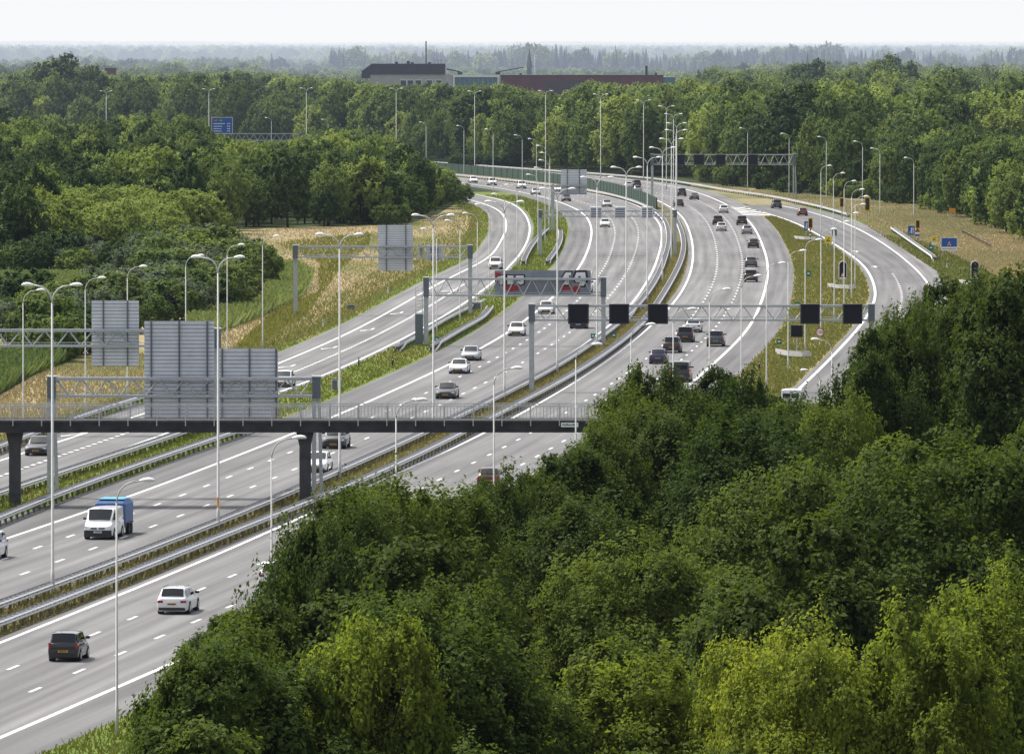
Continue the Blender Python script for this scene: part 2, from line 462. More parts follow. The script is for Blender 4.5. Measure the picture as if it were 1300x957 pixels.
area('meadow', [(-40, 640), (380, 460), (560, 355), (612, 310), (618, 272), (604, 254), (590, 252), (556, 272), (516, 285), (300, 291), (262, 308), (200, 362), (40, 368), (-80, 372)][::-1], g_dry, 0.004)
strip('verge_beside_slip_road', off(A_L, -6.0), off(A_L, -2.0), 560, 1760, 0.008, g_green)
strip('grass_strip', off(A_R, 0.3), off(B_L, -3.6), 480, 1740, 0.008, g_green)
strip('central_reservation', off(B_R, 0.5), off(D_L, -0.5), 330, 2350, 0.008, g_median)
strip('verge_beside_ramp', off(D_R, 3.3), off(E_L, -0.5), 640, 1500, 0.008, g_verge)
area('slope', [(1000, 520), (1110, 460), (1330, 460), (1340, 330), (1310, 300), (1225, 273), (1180, 262), (1100, 253), (1000, 243.5), (880, 232), (870, 243), (960, 262)][::-1], g_right, 0.004)
strip('verge_beside_motorway', off(D_R, 3.4), off(D_R, 9.0), 330, 650, 0.010, g_green)
strip('roadside', off(E_R, 3.0), off(E_R, 6.0), 900, 1600, 0.008, g_green)

strip('motorway_carriageway', off(B_L, -3.9), off(B_R, 0.7), 330, 2330, Z_ROAD, M['asphalt'], nx=6)
strip('motorway_carriageway', off(D_L, -0.7), off(D_R, 3.6), 330, 2420, Z_ROAD, M['asphalt'], nx=6)
strip('slip_road', off(A_L, -2.8), off(A_R, 0.6), 480, 1800, Z_ROAD - 0.006, M['asphalt'])
strip('ramp_road', off(E_L, -0.7), off(E_R, 3.3), 640, 1600, Z_ROAD - 0.004, M['asphalt_dark'])
strip('hard_shoulder', off(B_L, -3.86), off(B_L, -0.15), 330, 2300, Z_ROAD + 0.004, M['asphalt_dark'])
strip('hard_shoulder', off(D_R, 0.15), off(D_R, 3.56), 330, 1500, Z_ROAD + 0.004, M['asphalt_dark'])
strip('hard_shoulder', off(E_R, 0.15), off(E_R, 3.26), 660, 1540, Z_ROAD + 0.002, M['asphalt'])

# ---- painted lines
paint = MB()
def solid(fn, y0, y1, w=0.24):
    ys = np.arange(y0, y1, 6.0)
    xs = fn(ys)
    for i in range(len(ys) - 1):
        paint.poly([(xs[i] - w / 2, ys[i], Z_PAINT), (xs[i] + w / 2, ys[i], Z_PAINT), (xs[i + 1] + w / 2, ys[i + 1], Z_PAINT), (xs[i + 1] - w / 2, ys[i + 1], Z_PAINT)])
def dashed(fn, y0, y1, on=3.0, cyc=12.0, w=0.2, ph=0.0):
    y = y0 + ph
    while y < y1:
        ww = w * (1.0 if y < 900 else 1.25)
        a, b = float(fn(y)), float(fn(y + on))
        paint.poly([(a - ww / 2, y, Z_PAINT), (a + ww / 2, y, Z_PAINT), (b + ww / 2, y + on, Z_PAINT), (b - ww / 2, y + on, Z_PAINT)])
        y += cyc
def mixf(f, g, t): return lambda q: f(q) * (1 - t) + g(q) * t
solid(D_L, 330, 2400, 0.27); solid(D_R, 330, 1500, 0.3); solid(D_R, 1600, 2400, 0.3)
solid(B_L, 330, 2300, 0.3); solid(B_R, 330, 2300, 0.27)
solid(A_L, 480, 1780, 0.3); solid(A_R, 480, 1780, 0.28)
solid(E_L, 640, 1540, 0.32); solid(E_R, 640, 1610, 0.28)
# phase of the dashes fitted to the nearest marks in the photograph
def phase(px, py, cyc=12.0): return (at(px, py).y - 330) % cyc
dashed(mixf(D_L, D_R, 1 / 3), 330, 2300, ph=phase(10, 850.5)); dashed(mixf(D_L, D_R, 2 / 3), 330, 2300, ph=phase(90, 855))
dashed(mixf(B_L, B_R, 1 / 3), 330, 2250, ph=phase(47, 697)); dashed(mixf(B_L, B_R, 2 / 3), 330, 2250, ph=phase(31, 730))
dashed(mixf(A_L, A_R, 0.5), 590, 1080, on=1.6, cyc=3.2, w=0.34); solid(mixf(A_L, A_R, 0.5), 480, 588, 0.3)
dashed(mixf(E_L, E_R, 0.46), 880, 1130, on=2.0, cyc=8.0, w=0.25)
def arrow(px, py, fn, shape, s=1.0):
    p = at(px, py); a = heading(fn, p.y)
    ca, sa = math.cos(a), math.sin(a)
    for poly in shape:
        paint.poly([(p.x + (u * ca + v * sa) * s, p.y + (-u * sa + v * ca) * s, Z_PAINT) for u, v in poly])
STRAIGHT = [[(-0.14, -3), (0.14, -3), (0.14, 1), (-0.14, 1)], [(-0.55, 1.002), (0.55, 1.002), (0, 3.2)]]
BENT = [[(-0.12, -3.5), (0.12, -3.5), (0.12, 0.5), (-0.12, 0.5)], [(-0.12, 0.502), (0.12, 0.502), (0.75, 2.6), (0.5, 2.6)], [(0.2, 2.602), (1.05, 2.602), (0.85, 4.4)]]
BENT_BACK = [[(-u, -v) for u, v in q] for q in BENT]
for x, y in [(1087, 319.5), (1111, 339)]: arrow(x, y, E_L, STRAIGHT, 1.25)
for x, y in [(102, 551), (370, 465), (424, 441.5), (472, 418.5), (509, 397.5), (545, 377), (573, 369)]: arrow(x, y, A_L, BENT_BACK, 1.1)
for k in range(6):      # chevrons in the nose of the gore where the ramp leaves the carriageway
    y0 = 1512 + k * 13.0
    a, b = float(D_R(y0)), float(E_L(y0))
    if b - a > 0.4:
        m = (a + b) / 2
        paint.poly([(a, y0, Z_PAINT + .004), (m, y0 - 7, Z_PAINT + .004), (m, y0 - 3, Z_PAINT + .004), (a, y0 + 4.5, Z_PAINT + .004)])
        paint.poly([(m, y0 - 7, Z_PAINT + .004), (b, y0, Z_PAINT + .004), (b, y0 + 4.5, Z_PAINT + .004), (m, y0 - 3, Z_PAINT + .004)])
paint.build('road_markings', M['paint'])['kind'] = 'structure'

# ------------------------------------------------------------------ leaf clouds, trees
def unit(v):
    return v / np.maximum(np.linalg.norm(v, axis=1, keepdims=True), 1e-9)

def quad_mesh(name, V, mat):
    n = len(V) // 4
    me = bpy.data.meshes.new(name)
    me.vertices.add(4 * n); me.vertices.foreach_set('co', V.astype(np.float32).ravel())
    me.loops.add(4 * n); me.loops.foreach_set('vertex_index', np.arange(4 * n, dtype=np.int32))
    me.polygons.add(n)
    me.polygons.foreach_set('loop_start', np.arange(0, 4 * n, 4, dtype=np.int32))
    try: me.polygons.foreach_set('loop_total', np.full(n, 4, dtype=np.int32))
    except Exception: pass
    me.materials.append(mat)
    me.update(calc_edges=True)
    return me

def leaf_verts(c, nrm, L, W, rng):
    n = len(c)
    t = unit(np.cross(nrm, unit(rng.normal(size=(n, 3)))))
    b = np.cross(nrm, t)
    f_ = np.clip(rng.lognormal(0.0, 0.26, (n, 1)), 0.5, 1.6); L = L * f_; W = W * f_ * rng.uniform(0.75, 1.3, (n, 1))
    bend = nrm * (0.18 * L)
    return np.stack([c - t * L / 2 - bend, c + b * W / 2, c + t * L / 2 - bend, c - b * W / 2], 1).reshape(-1, 3)

def crown_points(rng, R, H, zb, lobes, clumps, per, squash=1.0, flat=1.0):
    """uneven crown: lobes on an egg, clumps on the lobes, leaves on the clumps"""
    hz = (H - zb) / 2; cz = zb + hz * 0.94
    P, Nn, LC = [], [], []
    ga = math.pi * (3 - math.sqrt(5))
    for i in range(lobes):
        zz = 1 - 1.75 * (i + rng.uniform(0.1, 0.9)) / lobes
        rr = math.sqrt(max(0, 1 - zz * zz))
        th = i * ga + rng.uniform(-0.5, 0.5)
        k = rng.uniform(0.55, 0.82)
        lr = R * rng.uniform(0.30, 0.46)
        d = np.array([rr * math.cos(th), rr * math.sin(th), zz])
        c = np.array([d[0] * (R - lr * .7) * k / 0.7, d[1] * (R - lr * .7) * k / 0.7, cz + d[2] * (hz - lr * 0.7) * (k / 0.72 if zz < 0 else min(1.0, k / 0.72))])
        LC.append(c)
        nd = unit(rng.normal(size=(clumps * 2, 3)))
        score = nd @ unit(d[None] + np.array([[0, 0, 0.45]]))[0] + rng.normal(size=len(nd)) * 0.35
        nd = nd[np.argsort(-score)[:clumps]]
        cc = c + nd * lr * rng.uniform(0.72, 1.1, (clumps, 1)) * np.array([1, 1, 0.8 * squash])
        cr = rng.uniform(0.13, 0.30, clumps) * lr + 0.05 * R
        for j in range(clumps):
            # leafy shoots that leave the clump outwards and upwards
            ns = max(3, per // 9)
            sd_ = unit(nd[j] * 0.8 + np.array([0, 0, 0.55]) + rng.normal(size=(ns, 3)) * 0.62)
            ln = cr[j] * rng.uniform(0.9, 2.1, (ns, 1))
            w_ = rng.integers(0, ns, per)
            t_ = rng.uniform(0.0, 1.0, (per, 1)) ** 0.8
            P.append(cc[j] + sd_[w_] * ln[w_] * t_ + rng.normal(size=(per, 3)) * cr[j] * (0.34 - 0.2 * t_))
            Nn.append(sd_[w_] * 0.35 + nd[j] * 0.6 + np.array([0, 0, 0.35]) + rng.normal(size=(per, 3)) * 0.46 * flat)
    return np.concatenate(P), unit(np.concatenate(Nn)), LC

def make_crown(name, seed, R, H, zb, lobes, clumps, per, L, W, mat):
    rng = np.random.default_rng(seed)
    p, n, lc = crown_points(rng, R, H, zb, lobes, clumps, per)
    fz = H / np.percentile(p[:, 2], 99.7); fr = R * 1.04 / np.percentile(np.hypot(p[:, 0], p[:, 1]), 98)
    sc3 = np.array([fr, fr, fz]); p = p * sc3; lc = [c * sc3 for c in lc]
    return quad_mesh(name, leaf_verts(p, n, L, W, rng), mat), lc

def make_trunk(name, H, zb, lc, r0, seg=7):
    m = MB()
    top = zb + (H - zb) * 0.62
    bend = [0.0, 0.12, 0.05, -0.08]
    pts = [(bend[k] * (1 if k else 0), bend[(k + 2) % 4] * (k / 3), top * k / 3) for k in range(4)]
    m.tube(pts, [r0 * 1.25, r0, r0 * 0.75, r0 * 0.35], seg)
    for k, c in enumerate(lc):
        f = 0.35 + 0.5 * ((k * 0.618) % 1)
        z = max(zb * 0.7, min(top * f, c[2] - 0.3))
        s = (0.05, 0.04, z)
        mid = (c[0] * 0.5, c[1] * 0.5, z + (c[2] - z) * 0.6)
        m.tube([s, mid, tuple(c)], [r0 * 0.42, r0 * 0.28, r0 * 0.1], 5)
    return m.mesh(name, M['bark'], True)

NEAR = []
for k, (R, H, lobes) in enumerate([(4.6, 14, 17), (5.4, 15, 20), (4.0, 13, 15), (5.0, 12, 18), (6.0, 16, 22)]):
    cm, lc = make_crown('oak_crown', 100 + k, R, H, H * 0.15, lobes, 24, 132, 0.20, 0.13, M['leaf_near_dark'])
    NEAR.append((cm, make_trunk('oak_trunk', H, H * 0.22, lc, 0.24), R, H))
MID = []
for k, (R, H, mt) in enumerate([(5.0, 14, 'leaf_mid'), (4.4, 13, 'leaf_mid_dark'), (5.6, 15, 'leaf_mid'), (4.2, 14, 'leaf_mid_dark'), (4.8, 12, 'leaf_mid_lime'), (5.2, 13.5, 'leaf_mid')]):
    cm, lc = make_crown('tree_crown', 200 + k, R, H, H * 0.02, 18, 17, 24, 0.48, 0.29, M[mt])
    MID.append((cm, make_trunk('tree_trunk', H, H * 0.16, lc[:7], 0.2, 5), R, H))
SHRUB = []
for k, (R, H, mt) in enumerate([(2.6, 4.2, 'leaf_mid'), (3.0, 4.8, 'leaf_grey'), (2.3, 4.0, 'leaf_mid_dark'), (3.0, 4.5, 'leaf_mid_lime')]):
    cm, lc = make_crown('shrub_crown', 300 + k, R, H, 0.0, 13, 16, 26, 0.27, 0.16, M[mt])
    SHRUB.append((cm, make_trunk('shrub_trunk', H, 0.3, lc[:5], 0.07, 5), R, H))
CON = []
for k, (R, H) in enumerate([(3.6, 20), (4.3, 22), (3.2, 18)]):
    rng = np.random.default_rng(400 + k)
    n = 2600
    t = rng.uniform(0.0, 1, n) ** 0.62
    z = H * (0.05 + 0.95 * (1 - t)); a = rng.uniform(0, 6.283, n)
    tier = 0.74 + 0.26 * np.abs(np.sin(z * 2.6 + a * 0.5))
    rad = R * t * tier * rng.uniform(0.4, 1.05, n)
    p = np.stack([rad * np.cos(a), rad * np.sin(a), z - rad * 0.25], 1)
    nn = unit(np.stack([np.cos(a), np.sin(a), np.full(n, 0.8)], 1) + rng.normal(size=(n, 3)) * 0.35)
    sz = (0.25 + 0.9 * t)[:, None]
    cm = quad_mesh('conifer_crown', leaf_verts(p, nn, 1.1 * sz, 0.45 * sz, rng), M['needle'])
    tm = MB().tube([(0, 0, 0), (0, 0, H * 0.97)], [0.25, 0.04], 5).mesh('conifer_trunk', M['bark'])
    CON.append((cm, tm, R, H))

def plant(kind, var, X, Y, H, name, label, cat, group, mat=None, wide=1.0):
    cm, tm, R, H0_ = var
    s = H / H0_
    r = thing(name, label, cat, (X, Y, 0), random.uniform(0, 6.283), group)
    r.scale = (s * wide, s * wide, s)
    c = link_mesh('crown', cm, r)
    if mat is not None:
        c.material_slots[0].link = 'OBJECT'; c.material_slots[0].material = mat
    link_mesh('trunk', tm, r)
    return r

def interp(poly):
    xs = [p[0] for p in poly]; ys = [p[1] for p in poly]
    return lambda q: float(np.interp(q, xs, ys))

# ---- the wood in front, between camera and motorway (world rows, clipped to the outline seen in the photo)
env_near = interp([(180, 960), (205, 850), (222, 812), (262, 790), (325, 768), (345, 752), (362, 708), (380, 668), (435, 632), (490, 618), (560, 640), (600, 640), (628, 628), (642, 606), (670, 600), (730, 582),
                   (760, 548), (786, 540), (800, 504), (838, 470), (850, 480), (872, 489), (886, 482), (900, 472), (942, 478), (985, 518), (1008, 517), (1046, 516), (1066, 500), (1082, 474), (1100, 446), (1116, 412), (1136, 392), (1172, 366), (1224, 362), (1260, 357), (1310, 352), (1500, 348)])
near_trees = []
rows = [(250, 6.4), (270, 6.8), (292, 7.0), (318, 7.4), (348, 7.8), (380, 8.0), (412, 8.2), (446, 8.4), (480, 8.6), (514, 8.8)]
rr = random.Random(5)
for px, yt, Y0, R_ in [(1256, 354, 470, 4.4), (1194, 362, 505, 3.2), (1306, 350, 440, 5.0), (1156, 384, 480, 2.6), (1134, 410, 445, 1.8), (1108, 452, 420, 1.9), (1066, 506, 395, 1.6), (985, 515, 430, 2.0), (1008, 518, 402, 1.8), (941, 478, 470, 2.4), (903, 471, 480, 2.4),
                       (838, 468, 440, 1.9), (808, 502, 420, 2.2), (765, 546, 400, 3.0), (725, 582, 380, 3.4), (676, 600, 365, 2.6), (645, 612, 360, 1.6), (492, 617, 325, 3.8), (560, 640, 330, 3.2), (440, 634, 318, 3.0), (418, 672, 300, 2.4), (330, 768, 285, 2.4), (300, 800, 274, 3.0), (258, 832, 262, 2.7), (1252, 732, 268, 3.6), (1190, 778, 262, 3.0), (1030, 800, 262, 3.2), (965, 812, 268, 2.8), (560, 748, 276, 3.4), (470, 790, 264, 3.0), (1110, 740, 300, 3.4), (820, 690, 320, 4.4), (1060, 600, 380, 4.6)]:
    q = at_depth(px, yt, Y0)
    k = rr.randrange(5)
    R_ = max(R_, 0.215 * q.z)
    near_trees.append((q.x, Y0, q.z, k, R_ / (NEAR[k][2] * q.z / NEAR[k][3])))
for Y0, sp in rows:
    X = -0.052 * Y0 - 2
    while X < 0.075 * Y0 + 8:
        x = X + rr.uniform(-1.4, 1.4); y = Y0 + rr.uniform(-9, 9)
        X += sp
        if x < D_R(max(y, 331)) + 6.5: continue
        k = rr.randrange(5)
        R, Hn = NEAR[k][2], NEAR[k][3]
        want = rr.triangular(8.5, 17.0, 13.5) if Y0 > 300 else rr.uniform(9.0, 15.0)
        H = want
        for it in range(4):
            s = H / Hn; ok = True
            pxc, _ = px_of(x, y, 0)
            rp = R * s * FPX / y
            lim = 0
            for q in (-0.8, -0.4, 0, 0.4, 0.8):
                # crown outline falls away from its centre
                z_here = H * (1 - 0.42 * q * q)
                _, pyt = px_of(x, y, z_here)
                e = env_near(pxc + q * rp)
                over = (e - pyt) * y / FPX
                lim = max(lim, over / (1 - 0.42 * q * q))
            if lim <= 0.05: break
            H -= lim
        if H < 5.5: continue
        near_trees.append((x, y, H, k, None))
rr2 = random.Random(9)
for i, (x, y, H, k, wd) in enumerate(near_trees):
    pxc, pyt = px_of(x, y, H)
    if pxc < 120 or pxc > 1440: continue
    t = rr2.random()
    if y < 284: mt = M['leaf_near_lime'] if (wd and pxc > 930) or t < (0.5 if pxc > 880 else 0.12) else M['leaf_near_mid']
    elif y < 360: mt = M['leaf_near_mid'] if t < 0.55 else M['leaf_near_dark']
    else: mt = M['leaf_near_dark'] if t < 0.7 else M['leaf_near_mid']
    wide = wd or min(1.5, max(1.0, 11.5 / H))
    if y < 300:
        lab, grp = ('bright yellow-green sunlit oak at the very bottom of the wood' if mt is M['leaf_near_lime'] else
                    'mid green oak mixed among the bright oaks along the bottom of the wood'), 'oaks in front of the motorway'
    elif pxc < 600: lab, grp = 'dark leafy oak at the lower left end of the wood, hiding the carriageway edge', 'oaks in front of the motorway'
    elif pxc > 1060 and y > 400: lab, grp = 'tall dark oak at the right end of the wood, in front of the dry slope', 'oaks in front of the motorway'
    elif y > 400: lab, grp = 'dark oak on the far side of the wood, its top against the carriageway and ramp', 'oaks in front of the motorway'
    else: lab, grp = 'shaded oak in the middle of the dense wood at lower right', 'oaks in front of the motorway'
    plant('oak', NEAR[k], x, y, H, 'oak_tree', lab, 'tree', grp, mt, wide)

# ---- forest beyond
front = interp([(-400, 338), (100, 338), (200, 332), (265, 304), (330, 291), (420, 289), (520, 284), (560, 270), (600, 257), (604, 254), (606, 213), (650, 213.5), (700, 216), (760, 220), (800, 223),
                (860, 227), (940, 236.5), (1000, 245), (1040, 248), (1100, 256), (1180, 265), (1220, 276), (1300, 305), (1400, 340), (1700, 380)])
env_front = interp([(-400, 95), (60, 100), (130, 122), (200, 130), (255, 150), (268, 166), (290, 178), (330, 182), (375, 178), (395, 168), (430, 162), (470, 165), (505, 181), (530, 198), (560, 213), (590, 232), (603, 240), (607, 262), (612, 275)])
env_back = interp([(-400, 90), (0, 98), (40, 88), (80, 70), (115, 82), (140, 98), (200, 96), (280, 92), (380, 98), (450, 103), (480, 106), (520, 109), (580, 110), (640, 109), (680, 118), (712, 124), (730, 112), (760, 103),
                   (800, 108), (825, 109), (862, 107), (900, 90), (950, 86), (1000, 82), (1030, 76), (1060, 84), (1120, 72), (1160, 82), (1220, 84), (1300, 92), (1700, 90)])
road_top = interp([(-300, 186), (0, 190), (300, 197), (500, 205), (606, 212)])
def wood_trees():
    out = []
    r = random.Random(21)
    Y = 1000.0
    while Y < 3600:
        sp = 8.0 if Y < 2000 else (9.0 if Y < 2700 else 10.5)
        X = -0.069 * Y - 8
        while X < 0.069 * Y + 8:
            x = X + r.uniform(-.42, .42) * sp; y = Y + r.uniform(-.42, .42) * sp
            X += sp
            px, py = px_of(x, y, 0)
            if py > front(px) - 0.4: continue
            behind = py < road_top(px) or px > 604
            if px < 606 and road_top(px) - 2.5 < py < road_top(px) + 13: continue            # the motorway runs here behind the trees
            if 606 <= px and y < 2300 and x < D_R(y) + 7: continue
            env = env_back if behind else env_front
            if behind: H = r.triangular(9, 23, 14) if y < 2700 else r.uniform(13, 22)
            else: H = r.triangular(6, 15, 9)
            if px > 1060 and py > 200 and not (py < 240): H = r.uniform(8, 14)
            if r.random() < 0.06: H *= 1.25
            if y < 1330 and 60 < px < 290: H = r.uniform(6.5, 9.5)
            rp = 0.36 * H * FPX / y
            for it in range(3):
                lim = 0
                for q in (-0.8, 0, 0.8):
                    _, pyt = px_of(x, y, H * (1 - 0.4 * q * q))
                    over = (env(px + q * rp) + r.uniform(-3, 4) - pyt) * y / FPX
                    lim = max(lim, over / (1 - 0.4 * q * q))
                if lim <= 0: break
                H -= lim
            if 3000 > y > 2690 and 448 < px < 868 and behind: continue    # the office block stands here
            if H < 3.5: continue
            out.append((y, x, H, px, py, behind))
        Y += sp
    return out
WT = sorted(wood_trees())
r = random.Random(3)
N_NEAR = len([o for o in bpy.data.objects if o.name.startswith('oak_tree')])
N_IND = max(0, 282 - N_NEAR)
rest = []
n_ind = 0
for (y, x, H, px, py, behind) in WT:
    k = r.randrange(6)
    if px > 606 and py < 235 and r.random() < 0.7: k = r.choice([0, 2, 4, 5])
    visible = -30 < px < 1330
    if n_ind < N_IND and visible:
        n_ind += 1
        mt = None
        if px < 1000:
            if 50 < px < 290 and y < 1330:
                lab, mt = 'fresh light green tree along the near edge of the left forest', M['leaf_mid_lime']
            elif px < 130:
                lab, mt = 'dark bushy tree at the far left edge of the forest front', M['leaf_mid_dark']
            elif px < 330:
                lab = 'mid green tree in the front rows of the left forest, behind the light green edge'
            else:
                lab, mt = 'dense tree at the forest edge along the upper side of the dry meadow', M['leaf_mid_dark'] if r.random() < .5 else None
            grp = 'trees at the front of the left forest'
        else:
            lab, grp = 'green tree on the forest edge above the dry slope beside the ramp', 'trees above the right slope'
        plant('tree', MID[k], x, y, H, 'broadleaf_tree', lab, 'tree', grp, mt, min(1.5, max(0.9, 10.5 / H)) * r.uniform(.8, 1.15))
    else:
        rest.append((x, y, 0.0, k, H / MID[k][3], min(1.5, max(0.9, 10.0 / H)) * r.uniform(.75, 1.2)))

for px, yt, Yb, wd, lab in [(1120, 71, 2600, 1.75, 'great round dark crown standing above the forest at upper right'), (1030, 77, 2620, 1.7, 'broad round crown above the forest left of the greatest one'), (80, 69, 2560, 1.75, 'great dark round crown rising above the forest at upper left'),
                            (1012, 86, 2580, 1.3, 'rounded shoulder crown beside the broad crown at upper right'), (1150, 80, 2590, 1.4, 'sloping crown on the right shoulder of the greatest crown'), (52, 82, 2550, 1.4, 'sloping crown on the left shoulder of the great upper left crown'), (112, 84, 2550, 1.3, 'lower crown on the right shoulder of the great upper left crown')]:
    q = at_depth(px, yt, Yb)
    plant('tree', MID[r.choice([0, 1, 3])], q.x, Yb, q.z, 'broadleaf_tree', lab, 'tree', None, M['leaf_mid_dark'], wd * 14.0 / q.z)

# shrubs and small trees below the left forest and on the right slope
shrubs = []
def shrub_patch(poly, n, lab, grp, kinds, hr, seed, minsep=9):
    r = random.Random(seed)
    xs = [p[0] for p in poly]; ys = [p[1] for p in poly]
    got = []
    tries = 0
    while len(got) < n and tries < 4000:
        tries += 1
        px, py = r.uniform(min(xs), max(xs)), r.uniform(min(ys), max(ys))
        inside = False
        j = len(poly) - 1
        for i in range(len(poly)):
            if (poly[i][1] > py) != (poly[j][1] > py) and px < (poly[j][0] - poly[i][0]) * (py - poly[i][1]) / (poly[j][1] - poly[i][1]) + poly[i][0]: inside = not inside
            j = i
        if not inside: continue
        if any((px - a) ** 2 + (3 * (py - b)) ** 2 < minsep ** 2 for a, b in got): continue
        got.append((px, py))
        p = at(px, py)
        v = SHRUB[r.choice(kinds)]
        plant('shrub', v, p.x, p.y, r.uniform(*hr), 'shrub', lab, 'shrub', grp, None, r.uniform(1.0, 1.35))
shrub_patch([(-20, 330), (170, 330), (260, 318), (262, 338), (150, 350), (-20, 352)], 26, 'brownish green bush in the thicket below the left forest edge', 'bushes in the left wetland', [0, 2, 1, 2], (3.0, 5.5), 1)
shrub_patch([(-20, 392), (30, 398), (90, 402), (160, 385), (225, 368), (318, 360), (330, 370), (290, 398), (215, 422), (120, 440), (85, 462), (-20, 452)], 44, 'rounded dark green bush in the wet ground left of the slip road', 'bushes in the left wetland', [0, 1, 0, 2], (3.6, 6.2), 2, 12)
shrub_patch([(150, 345), (270, 335), (330, 345), (322, 362), (225, 368), (150, 372)], 16, 'grey-green willow bush below the left forest', 'bushes in the left wetland', [1, 1, 0, 3], (4.0, 6.0), 3, 12)
shrub_patch([(440, 288), (520, 286), (512, 281), (440, 283)], 6, 'low dark bush at the top edge of the dry meadow', 'bushes along the meadow edge', [2, 0], (3.4, 5.0), 4, 14)
shrub_patch([(1175, 268), (1215, 274), (1310, 306), (1310, 285), (1235, 262), (1190, 258)], 18, 'light green bush on the crest of the dry slope at right', 'bushes on the right slope', [3, 0, 3], (3.0, 5.5), 5, 14)
shrub_patch([(890, 233), (1000, 245), (1100, 255.5), (1180, 264), (1225, 274), (1225, 270), (1180, 259), (1100, 251), (1000, 241), (890, 230)], 34, 'low bush in the undergrowth at the foot of the right forest', 'bushes at the foot of the right forest', [0, 2, 0, 3], (2.0, 4.2), 8, 8)
shrub_patch([(575, 213), (655, 214), (655, 211), (575, 210)], 14, 'dark clipped shrub in the hedge row behind the far carriageway', 'hedge row shrubs', [2], (3.2, 4.0), 6, 5)

# far woods, instanced from the crowns above
def far_points():
    r = random.Random(77)
    pts = []
    Y = 3620.0
    while Y < 30000:
        sp = 8.5 if Y < 5200 else 5.5 if Y < 5900 else (11.0 if Y < 9000 else (17.0 if Y < 14000 else 24.0))
        row = 40 if Y < 4400 else (90 if Y < 7000 else (250 if Y < 14000 else 900))
        X = -0.068 * Y
        ph = r.uniform(0, 10)
        while X < 0.068 * Y:
            x = X + r.uniform(-.48, .48) * sp; y = Y + r.uniform(-.5, .5) * row
            X += sp
            px = 650 + x * FPX / y
            u = x / y * 100
            # relief of the ridges: long swells of the canopy
            wave = 1.0 + 0.14 * math.sin(u * 1.3 + ph) + 0.10 * math.sin(u * 3.7 + ph * 2)
            if Y > 18000: H = (28.5 + 1.3 * math.sin(u * 1.1 + 1.0) + 0.8 * math.sin(u * 2.9) + (1.2 if px < 330 else 0)) * r.uniform(0.96, 1.01)
            elif Y > 8000: H = r.uniform(21, 26) * (0.75 + 0.25 * wave)
            elif Y > 5900: H = r.uniform(14, 18)
            elif Y > 5200: H = (25.6 + 2.2 * math.sin(u * 1.9 + 0.7) + 1.2 * math.sin(u * 5.3)) * r.uniform(0.82, 1.1) if px > 420 else r.uniform(14, 19) * wave
            else: H = r.uniform(12.5, 19) * wave
            if 8000 < Y < 18000: pc = 0.8 if (px > 430 or r.random() < .3) else 0.15
            elif Y > 18000: pc = 0.15
            elif 5200 < Y < 5900: pc = 0.92 if px > 420 else 0.12
            else: pc = 0.10 + 0.12 * (math.sin(u * 2.1 + ph) > 0.5)
            lim = 31.8
            if Y < 5200 and 330 < px < 900: H = min(H, 16.0)
            if Y > 5900 and Y < 18000: pc = 0
            con = r.random() < pc
            if con:
                k = 6 + r.randrange(3)
                if Y < 18000: H *= r.choice([0.9, 0.96, 1.0, 1.04]) * (0.95 if px <= 420 else 1)
                H = min(H, lim - r.random() * 2.2); s = H / CON[k - 6][3]; w = r.uniform(0.9, 1.3) * (1.0 if Y < 12000 else 1.3)
            else:
                k = r.randrange(6); H = min(H, lim); s = H / MID[k][3]; w = 1.0 if Y < 9000 else 1.5
            pts.append((x, y, 0.0, k, s, w))
        Y += row
    return pts
FAR = far_points()

